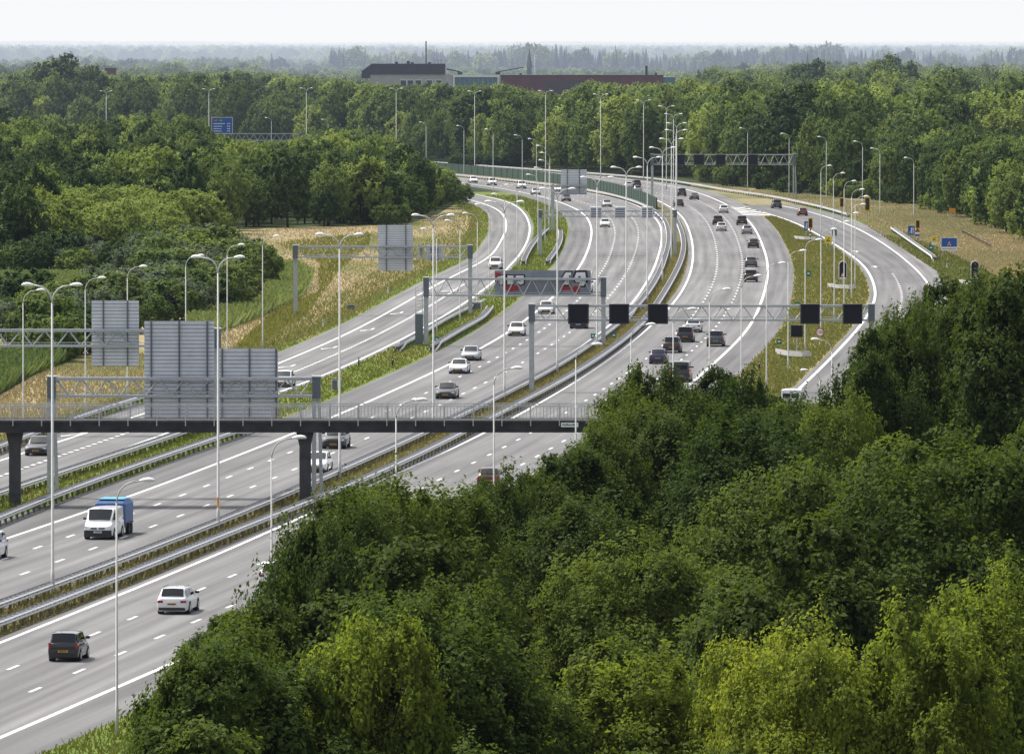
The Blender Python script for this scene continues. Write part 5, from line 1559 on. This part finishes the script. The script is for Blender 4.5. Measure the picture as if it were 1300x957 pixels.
#            L     W     H    hood  cowl_z belt_r  tail  s_cowl s_rf  s_rr  s_rb  wr    wheel_r
TYPES = {'mini':   (3.55, 1.64, 1.49, 0.78, 0.98, 1.00, 0.98, 0.19, 0.37, 0.90, 0.985, 0.80, 0.30),
         'hatch':  (4.20, 1.78, 1.47, 0.74, 0.96, 1.00, 0.98, 0.24, 0.43, 0.84, 0.965, 0.74, 0.32),
         'estate': (4.65, 1.80, 1.47, 0.74, 0.95, 0.98, 0.95, 0.23, 0.41, 0.88, 0.97, 0.74, 0.33),
         'sedan':  (4.70, 1.83, 1.44, 0.74, 0.93, 1.00, 0.98, 0.26, 0.43, 0.66, 0.84, 0.72, 0.33),
         'coupe':  (4.65, 1.81, 1.39, 0.72, 0.90, 0.98, 0.94, 0.27, 0.44, 0.62, 0.82, 0.70, 0.34),
         'suv':    (4.50, 1.86, 1.66, 0.92, 1.08, 1.12, 1.08, 0.24, 0.42, 0.88, 0.97, 0.78, 0.36),
         'mpv':    (4.50, 1.83, 1.66, 0.80, 1.03, 1.08, 1.05, 0.18, 0.37, 0.92, 0.985, 0.78, 0.33),
         'van':    (4.85, 1.93, 1.97, 0.98, 1.18, 1.22, 1.20, 0.12, 0.27, 0.985, 0.998, 0.88, 0.34),
         'boxvan': (6.0, 2.05, 2.7, 1.05, 1.30, 1.30, 1.28, 0.12, 0.24, 0.99, 0.998, 0.92, 0.36)}

def loft(secs, close=True):
    m = MB(); n = len(secs[0]); vs = [p for s in secs for p in s]; fs = []
    for i in range(len(secs) - 1):
        for k in range(n if close else n - 1):
            fs.append((i * n + k, i * n + (k + 1) % n, (i + 1) * n + (k + 1) % n, (i + 1) * n + k))
    fs.append(tuple(range(n - 1, -1, -1))); fs.append(tuple(range((len(secs) - 1) * n, len(secs) * n)))
    m._add(vs, fs)
    return m

def build_vehicle(kind, colour, X, Y, rotz, label, near, name='parked', cat='car', group=None):
    L, W, H, hood, cz, br, tail, sc, srf, srr, srb, wr, wrad = TYPES[kind]
    nm = {'van': 'van', 'boxvan': 'box_van'}.get(kind, 'car')
    root = thing(nm, label, cat, (X, Y, Z_ROAD), rotz, group)
    P_ = PAINT[colour]
    hw = W / 2
    yy = lambda s: L / 2 - s * L
    def sec(s, w, z0, zt):
        d = zt - z0; w *= hw
        half = [(0.84 * w, z0), (0.965 * w, z0 + 0.10 * d), (1.0 * w, z0 + 0.45 * d), (0.975 * w, z0 + 0.78 * d), (0.90 * w, z0 + 0.95 * d), (0.78 * w, zt)]
        return [(x, yy(s), z) for x, z in half] + [(-x, yy(s), z) for x, z in reversed(half)]
    g = 0.17 if kind != 'suv' else 0.22
    st = [(0.0, .76, .30, hood * .74), (0.012, .86, .22, hood * .88), (0.04, .95, g, hood * .96), (0.10, 1.0, g, hood + (cz - hood) * .35), (sc, 1.0, g, cz), (0.5, 1.0, g, (cz + br) / 2),
          (max(.72, srb - .1), 1.0, g, br)]
    if srb < .9:
        st += [(srb, .99, g, br), (0.95, .96, g, tail), (0.985, .92, .24, tail * .96), (1.0, .82, .34, tail * .82)]
    else:
        st += [(srb, .97, g, br), (0.99, .93, .24, tail * .97), (1.0, .86, .32, tail * .86)] if srb < .985 else [(0.975, .985, g, br), (0.995, .96, .24, tail * .98), (1.0, .92, .3, tail * .9)]
    body = loft([sec(*q) for q in st])
    # greenhouse
    zb = lambda s: cz + (br - cz) * min(1, max(0, (s - sc) / (srb - sc))) - 0.03
    wb_ = 0.90 * hw
    gh = [(sc, 0.80, 0.04), (srf * .55 + sc * .45, (0.80 + wr) / 2 + .02, 0.56), (srf, wr, None), ((srf + srr) / 2, wr + .015, 'top'), (srr, wr - .01, None), (srb * .55 + srr * .45, (wr + .78) / 2, 0.50), (srb, 0.80, 0.04)]
    secs = []
    tops = {}
    for s, w, q in gh:
        z0 = zb(s)
        zt = H if q == 'top' else (H - 0.035 if q is None else z0 + (H - 0.035 - z0) * q)
        wu = w * hw
        tops[s] = (wu, zt)
        secs.append([(wb_, yy(s), z0), (wu, yy(s), zt - .02), (wu * .75, yy(s), zt + .02), (0, yy(s), zt + .035), (-wu * .75, yy(s), zt + .02), (-wu, yy(s), zt - .02), (-wb_, yy(s), z0)])
    n0 = len(body.v)
    ghm = loft(secs)
    body._add(ghm.v, ghm.f)
    me = body.mesh('body', P_, True)
    me.set_sharp_from_angle(angle=0.7)
    bd = link_mesh('body', me, root)
    def topw(s):
        ks = sorted(tops)
        return (float(np.interp(s, ks, [tops[k][0] for k in ks])), float(np.interp(s, ks, [tops[k][1] for k in ks])))
    def side(s, t, sg, o=0.012):
        wu, zt = topw(s); z0 = zb(s)
        return (sg * (wb_ + (wu - wb_) * t + o), yy(s), z0 + (zt - .02 - z0) * t + o * .3)
    def face(s, u, o):     # across the front or rear glass
        wu, zt = topw(s)
        return (wu * u, yy(s), zt + 0.03)
    # windscreen and rear window
    def screen(sa, sb, nm_, out):
        m = MB()
        ss = [sa + (sb - sa) * t for t in (0.06, 0.55, 0.93)]
        rows = []
        for s in ss:
            wu, zt = topw(s)
            rows.append([(wu * u, yy(s) + out * .02, zt + (0.035 - 0.028 * abs(u)) + 0.018) for u in (-.9, -.45, 0, .45, .9)])
        vs = [p for r_ in rows for p in r_]
        fs = [(i * 5 + k, i * 5 + k + 1, (i + 1) * 5 + k + 1, (i + 1) * 5 + k) for i in range(2) for k in range(4)]
        m._add(vs, fs)
        return m.build(nm_, M['car_glass'], root, True)
    screen(sc, srf, 'windscreen', 1)
    if kind in ('van', 'boxvan'):
        for sg in (-1, 1):
            m = MB(); m.box(min(sg * .04, sg * hw * .74), max(sg * .04, sg * hw * .74), -L / 2 - .03, -L / 2 + .05, 1.28, H - .3)
            m.build('rear_window', M['car_glass'], root)
    else:
        screen(srb, srr, 'rear_window', -1)
    mid = (srf + srr) / 2 - .02
    for sg in (-1, 1):
        a0, a1 = sc + (srf - sc) * .45, srr + (srb - srr) * .35
        if kind in ('van', 'boxvan'): spans = [(sc + (srf - sc) * .5, srf + .02, srf + .10)]
        else: spans = [(a0, srf + .01, mid - .012), (mid + .012, None, a1)]
        for (s0, stp, s1) in spans:
            if stp is not None:
                pts = [side(s0, .14, sg), side(s1, .14, sg), side(s1, .88, sg), side(stp, .88, sg)]
            else:
                pts = [side(s0, .14, sg), side(s1, .16, sg), side(min(srr + .005, s1), .84, sg), side(s0, .88, sg)]
            MB().poly(pts).build('side_window', M['car_glass'], root)
    # wheels
    wm = MB().cyl_x(0, 0, 0, wrad, 0.22, 20).mesh('tyre', M['tyre'], False)
    rm = MB()
    rm.cyl_x(0, 0, 0, wrad * .66, 0.235, 14)
    rmm = rm.mesh('rim', M['rim'])
    am = MB()
    for s in (0.18, 0.80):
        for sg in (-1, 1):
            am.tube([(sg * (hw - .28), yy(s), wrad + .02), (sg * (hw + .006), yy(s), wrad + .02)], wrad + .06, 18)
    am.build('wheel_arch', M['trim'], root)
    for s in (0.18, 0.80):
        for sg in (-1, 1):
            w_ = link_mesh('wheel', wm, root, (sg * (hw - .095), yy(s), wrad))
            if near: link_mesh('rim', rmm, w_)
    # lamps, plates, bumpers
    for sg in (-1, 1):
        hl = MB()
        xa, xb = hw * .52 * sg, hw * .90 * sg
        hl.prism([(xa, hood * .66), (xb, hood * .72), (xb, hood * .90), (xa, hood * .82)] if sg > 0 else [(xb, hood * .72), (xa, hood * .66), (xa, hood * .82), (xb, hood * .90)], yy(.055), yy(.004))
        hl.build('headlight', M['head_lens'], root)
        tl = MB()
        if kind in ('van', 'boxvan', 'mpv', 'mini'):
            tl.box(min(sg * hw * .80, sg * hw * .94), max(sg * hw * .80, sg * hw * .94), yy(1.0) - .02, yy(.97), tail * .68, tail * 1.02)
        else:
            tl.box(min(sg * hw * .56, sg * hw * .91), max(sg * hw * .56, sg * hw * .91), yy(1.0) - .018, yy(.965), tail * .70, tail * .84)
        tl.build('taillight', M['tail_lens'], root)
        if near:
            mb_ = MB().box(min(sg * (hw * .90), sg * (hw + .16)), max(sg * (hw * .90), sg * (hw + .16)), yy(sc + .09) - .05, yy(sc + .09) + .06, zb(sc) + .10, zb(sc) + .24)
            bevel(mb_.build('mirror', M['trim'], root), .03)
    if kind in ('van', 'boxvan'):
        g_ = MB()
        for sg in (-1, 1): g_.box(min(sg * .06, sg * hw * .48), max(sg * .06, sg * hw * .48), yy(.05), yy(0) + .02, hood * .70, hood * .80)
        g_.build('grille', M['trim'], root)
    else:
        MB().box(-hw * .50, hw * .50, yy(.05), yy(0) + .012, hood * .40, hood * .68).build('grille', M['trim'], root)
    b1 = MB(); b1.box(-hw * (.93 if kind == 'van' else .80), hw * (.93 if kind == 'van' else .80), yy(.08), yy(0) + .016, .2, .62 if kind == 'van' else .33); b1.build('front_bumper', M['trim'], root)
    b2 = MB(); b2.box(-hw * .84, hw * .84, yy(1.0) - .016, yy(.95), .24, .40); b2.build('rear_bumper', M['trim'], root)
    pz = .40 if kind not in ('van', 'boxvan') else .50
    MB().box(-.26, .26, yy(0) + .013, yy(0) + .03, pz - .055, pz + .055).build('licence_plate', M['sign_white'] if kind == 'van' else M['plate'], root)
    pr = .60 if kind in ('hatch', 'sedan', 'coupe', 'estate') else (.55 if kind == 'mini' else .62)
    pr_o = MB().box(-.26, .26, yy(1) - .034, yy(1) - .002, pr - .055, pr + .055).build('licence_plate', M['plate'], root)
    if near:
        m = MB(); rr = random.Random(int(X * 10) + int(Y)); x = -.2
        while x < .18:
            k = rr.uniform(.035, .05); m.box(x, x + k, yy(1) - .040, yy(1) - .036, pr - .03, pr + .03); m.box(x, x + k, yy(0) + .032, yy(0) + .036, pz - .03, pz + .03); x += k + .016
        m.build('plate_characters', M['black'], root)
        if kind in ('estate', 'suv'):
            for sg in (-1, 1):
                MB().tube([(sg * hw * .66, yy(srf + .04), H + .05), (sg * hw * .66, yy(srr - .02), H + .05)], .02, 5).build('roof_rail', M['trim'], root)
    return root

LINES = {'D': (D_L, 1), 'B': (B_L, -1), 'A': (A_L, -1), 'E': (E_L, 1)}
def vehicle(road, px, py, kind, colour, label, group=None, drot=0.0):
    fn, dr = LINES[road]
    p = at(px, py)
    a = heading(fn, p.y) + drot
    L = TYPES[kind][0]
    X, Y = p.x + math.sin(a) * L / 2, p.y + math.cos(a) * L / 2
    rz = -a if dr > 0 else math.pi - a
    cat = 'van' if kind in ('van', 'boxvan') else 'car'
    grp = {'D': 'traffic driving away from the camera', 'B': 'traffic coming towards the camera', 'A': 'traffic on the slip road', 'E': 'traffic on the ramp'}[road]
    return build_vehicle(kind, colour, X, Y, rz, label, Y < 1350, cat=cat, group=grp)

V = [('D', 80, 840.5, 'mini', 'black', 'black hatchback with tall rear window in the lower left corner'),
     ('D', 218, 780.5, 'estate', 'white', 'white estate car with red rear lights in the middle lane at lower left'),
     ('D', 346, 747, 'hatch', 'white', 'white car half hidden by the leftmost oak leaves'),
     ('D', 620, 621, 'hatch', 'brown', 'dark red car half hidden behind the oak tops under the footbridge'),
     ('D', 776, 533, 'mpv', 'silver', 'pale car with dark rear window seen through the right end of the bridge railing'),
     ('D', 863, 486, 'van', 'dark', 'black van with its lower half behind the oak leaves'),
     ('D', 835, 462.5, 'hatch', 'blue', 'dark blue hatchback behind the black van, left lane'),
     ('D', 852.5, 448.5, 'suv', 'dark', 'black off-road car following ahead of the blue hatchback'),
     ('D', 869.5, 435, 'mpv', 'dark', 'dark hatchback with tall red lights beside the black off-road car'),
     ('D', 880, 422.5, 'hatch', 'white', 'white hatchback under the gantry beam ahead of the dark hatchback'),
     ('D', 908, 440.5, 'suv', 'slate', 'slate blue off-road car alone in the right lane under the wide gantry'),
     ('D', 953, 358.5, 'suv', 'black', 'black car in the right lane just above the leaning lamp head'),
     ('D', 953.5, 339.5, 'hatch', 'grey', 'grey hatchback directly ahead of the black car in the right lane'),
     ('D', 956.5, 315.2, 'hatch', 'dark', 'dark hatchback alone in the right lane at the start of the bend'),
     ('D', 948.5, 297.6, 'hatch', 'silver', 'grey silver hatchback at the wide part of the gore'),
     ('D', 942, 286.2, 'suv', 'black', 'black off-road car beside the start of the gore'),
     ('D', 916, 293.8, 'hatch', 'white', 'white hatchback right behind a black car in the middle lane'),
     ('D', 911.5, 286, 'suv', 'black', 'black car just ahead of the white hatchback in the middle lane'),
     ('D', 919, 270.8, 'hatch', 'white', 'white hatchback in front of the painted gore in the bend'),
     ('D', 882, 254, 'sedan', 'grey', 'long grey saloon in the far bend'),
     ('D', 862.5, 262.6, 'hatch', 'dark', 'dark car beside the cluster of lamp poles in the bend'),
     ('D', 866, 249.5, 'suv', 'dark', 'dark car ahead of the grey saloon in the far bend'),
     ('D', 809, 238.6, 'suv', 'black', 'black off-road car far up behind the green wall'),
     ('D', 798.5, 239.5, 'hatch', 'white', 'white car beside the black one behind the green wall'),
     ('D', 810, 244.6, 'estate', 'silver', 'silver car whose roof just shows above the green wall'),
     ('E', 986.8, 265, 'suv', 'slate', 'dark off-road car at the top of the ramp under the far gantry leg'),
     ('E', 1019.5, 274.3, 'hatch', 'red', 'red hatchback on the ramp near the yellow traffic lights'),
     ('E', 1004, 524, 'van', 'white', 'white vehicle whose roof shows at the top edge of the oaks on the ramp'),
     ('B', -24, 712, 'mpv', 'white', 'white car cut off by the left picture edge'),
     ('B', 400, 600.5, 'hatch', 'white', 'white car behind the middle pillar of the footbridge'),
     ('B', 423, 570.5, 'suv', 'black', 'black off-road car just below the bridge deck, ahead of the pillar'),
     ('B', 565, 507, 'sedan', 'black', 'black saloon with yellow plate, first above the bridge railing'),
     ('B', 581, 475, 'coupe', 'white', 'white coupe with large front intakes behind the black saloon'),
     ('B', 596, 458.5, 'sedan', 'silver', 'silver saloon just behind the white coupe'),
     ('B', 655, 427, 'hatch', 'white', 'white car in the outer lane left of the wide gantry post'),
     ('B', 693, 399, 'hatch', 'white', 'white car between graffiti board and wide gantry'),
     ('B', 734, 417.8, 'van', 'dark', 'dark van mostly hidden behind the leftmost lane signal'),
     ('B', 741, 372.5, 'boxvan', 'white', 'white box van mostly hidden behind the right end of the graffiti board'),
     ('B', 768, 288.8, 'hatch', 'white', 'white hatchback below the middle grey signal back'),
     ('B', 771, 263.2, 'sedan', 'silver', 'silver saloon above the grey signal backs'),
     ('B', 719.5, 256, 'hatch', 'black', 'black hatchback under the cantilever sign back'),
     ('B', 681, 247.6, 'sedan', 'silver', 'pale saloon with black front in the inside of the far bend'),
     ('B', 663.5, 239.8, 'suv', 'white', 'white off-road car near the tall lamp in the far bend'),
     ('B', 708.5, 244, 'hatch', 'white', 'white hatchback close to the left side of the cantilever sign back'),
     ('B', 626, 235.6, 'suv', 'white', 'white off-road car crossing behind a lamp pole at the bend end'),
     ('B', 602, 232.5, 'hatch', 'white', 'white car just appearing from behind the left forest'),
     ('A', 45, 579, 'sedan', 'black', 'black saloon on the slip road beside the left bridge pillar'),
     ('A', 358, 492, 'hatch', 'white', 'white car on the slip road half behind the lower sign back'),
     ('A', 628, 342.3, 'suv', 'white', 'white off-road car at the top of the slip road bend')]
for v in V:
    vehicle(*v)
# white van towing a blue tarpaulin trailer
vn = vehicle('B', 124, 685.5, 'van', 'white', 'white delivery van with black bumper towing a blue covered trailer')
fn, dr = LINES['B']
p = at(124, 685.5); a = heading(fn, p.y)
q = Vector((p.x + math.sin(a) * 6.9, p.y + math.cos(a) * 6.9, Z_ROAD))
tr = thing('trailer', 'blue tarpaulin covered trailer behind the white delivery van', 'trailer', (q.x - .1, q.y, Z_ROAD), math.pi - a)
tb = loft([[(-1.0, y, .75), (1.0, y, .75), (1.02, y, 2.0), (.85, y, z), (-.85, y, z), (-1.02, y, 2.0)] for y, z in ((-1.5, 2.2), (-.8, 2.28), (.5, 2.30), (1.35, 2.22), (1.5, 2.05))])
tb.build('tarpaulin', M['tarp'], tr)
MB().box(-.84, .84, -1.4, 1.3, 2.305, 2.34).build('tarpaulin_roof', M['tarp_top'], tr)
MB().box(-.98, .98, -1.45, 1.45, .5, .74).build('chassis', M['trim'], tr)
MB().tube([(0, 1.45, .6), (0, 2.1, .48)], .06, 6).build('drawbar', M['galv'], tr)
for y in (-.5, .4):
    for sg in (-1, 1):
        w_ = link_mesh('wheel', MB().cyl_x(0, 0, 0, .34, .24, 18).mesh('tyre', M['tyre']), tr, (sg * .98, y, .34))
for sg in (-1, 1):
    MB().box(min(sg * 1.03, sg * 1.14), max(sg * 1.03, sg * 1.14), -1.0, .9, .72, .78).build('mudguard', M['black'], tr)

# ------------------------------------------------------------------ haze, light, sky, camera
hz = MB().box(-4000, 4000, -900, 42000, -3, 420).mesh('haze', [])
hm, nt, out = new_mat('pale_haze')
BETA = (1.15e-4, 1.34e-4, 1.72e-4)
LIN = (0.955, 0.955, 0.975)
geo = N(nt, 'ShaderNodeNewGeometry')
sx = N(nt, 'ShaderNodeSeparateXYZ'); nt.links.new(geo.outputs['Position'], sx.inputs[0])
dr_ = N(nt, 'ShaderNodeMapRange', interpolation_type='SMOOTHSTEP')
dr_.inputs['From Min'].default_value = 900.0; dr_.inputs['From Max'].default_value = 5000.0
dr_.inputs['To Min'].default_value = 0.07; dr_.inputs['To Max'].default_value = 1.0
nt.links.new(sx.outputs['Y'], dr_.inputs['Value'])
mx_b = max(BETA)
ab = N(nt, 'ShaderNodeVolumeAbsorption')
ab.inputs['Color'].default_value = (*[1 - b_ / mx_b for b_ in BETA], 1)
md_ = N(nt, 'ShaderNodeMath', operation='MULTIPLY'); md_.inputs[1].default_value = mx_b
nt.links.new(dr_.outputs[0], md_.inputs[0]); nt.links.new(md_.outputs[0], ab.inputs['Density'])
em = N(nt, 'ShaderNodeEmission')  # haze glows by itself, standing in for scattered sun and sky light
es = [BETA[i] * LIN[i] for i in range(3)]
em.inputs['Color'].default_value = (*[e / max(es) for e in es], 1)
me_ = N(nt, 'ShaderNodeMath', operation='MULTIPLY'); me_.inputs[1].default_value = max(es)
nt.links.new(dr_.outputs[0], me_.inputs[0]); nt.links.new(me_.outputs[0], em.inputs['Strength'])
ad = N(nt, 'ShaderNodeAddShader')
nt.links.new(ab.outputs[0], ad.inputs[0]); nt.links.new(em.outputs[0], ad.inputs[1])
nt.links.new(ad.outputs[0], out.inputs['Volume'])
hz.materials.append(hm)
ho = link_mesh('haze', hz)
tag(ho, 'thin pale summer haze that whitens the far woods and horizon', 'haze', None, 'stuff')

SUN_EL, SUN_AZ = math.radians(58), math.radians(-50)      # ahead of the camera and slightly left
ld = bpy.data.lights.new('sun', 'SUN')
ld.energy = 4.7; ld.angle = math.radians(3.0); ld.color = (1.0, 0.95, 0.86)
lo = bpy.data.objects.new('sun', ld); COL.objects.link(lo)
sd = Vector((math.sin(SUN_AZ) * math.cos(SUN_EL), math.cos(SUN_AZ) * math.cos(SUN_EL), math.sin(SUN_EL)))
lo.rotation_euler = sd.to_track_quat('Z', 'Y').to_euler()
lo.location = (0, 0, 200)

w = bpy.data.worlds.new('World'); scene.world = w
w.use_nodes = True
nt = w.node_tree; nt.nodes.clear()
sky = N(nt, 'ShaderNodeTexSky'); sky.sky_type = 'NISHITA'; sky.sun_disc = False
sky.sun_elevation = SUN_EL; sky.sun_rotation = SUN_AZ
sky.air_density = 1.0; sky.dust_density = 4.0; sky.ozone_density = 1.0
bg = N(nt, 'ShaderNodeBackground'); bg.inputs['Strength'].default_value = 0.23
wo = N(nt, 'ShaderNodeOutputWorld')
hs = N(nt, 'ShaderNodeHueSaturation'); hs.inputs['Saturation'].default_value = 0.42
nt.links.new(sky.outputs[0], hs.inputs['Color']); nt.links.new(hs.outputs[0], bg.inputs[0]); nt.links.new(bg.outputs[0], wo.inputs[0])

cd = bpy.data.cameras.new('camera')
cd.sensor_fit = 'HORIZONTAL'; cd.sensor_width = 36.0; cd.lens = 36.0 * FPX / 1300.0
cd.clip_start = 1.0; cd.clip_end = 60000
co = bpy.data.objects.new('camera', cd); COL.objects.link(co)
co.location = (0, 0, H0); co.rotation_euler = (math.pi / 2 - PITCH, 0, 0)
scene.camera = co

scene.render.engine = 'CYCLES'
cy = scene.cycles
cy.use_denoising = True
cy.volume_step_rate = 0.06; cy.volume_max_steps = 256
cy.max_bounces = 6; cy.diffuse_bounces = 3; cy.glossy_bounces = 2; cy.transmission_bounces = 3; cy.volume_bounces = 0; cy.transparent_max_bounces = 4
cy.use_adaptive_sampling = True; cy.adaptive_threshold = 0.015
cy.sample_clamp_indirect = 4.0
scene.view_settings.view_transform = 'Standard'
scene.view_settings.look = 'None'
scene.view_settings.exposure = 0.0
scene.render.film_transparent = False
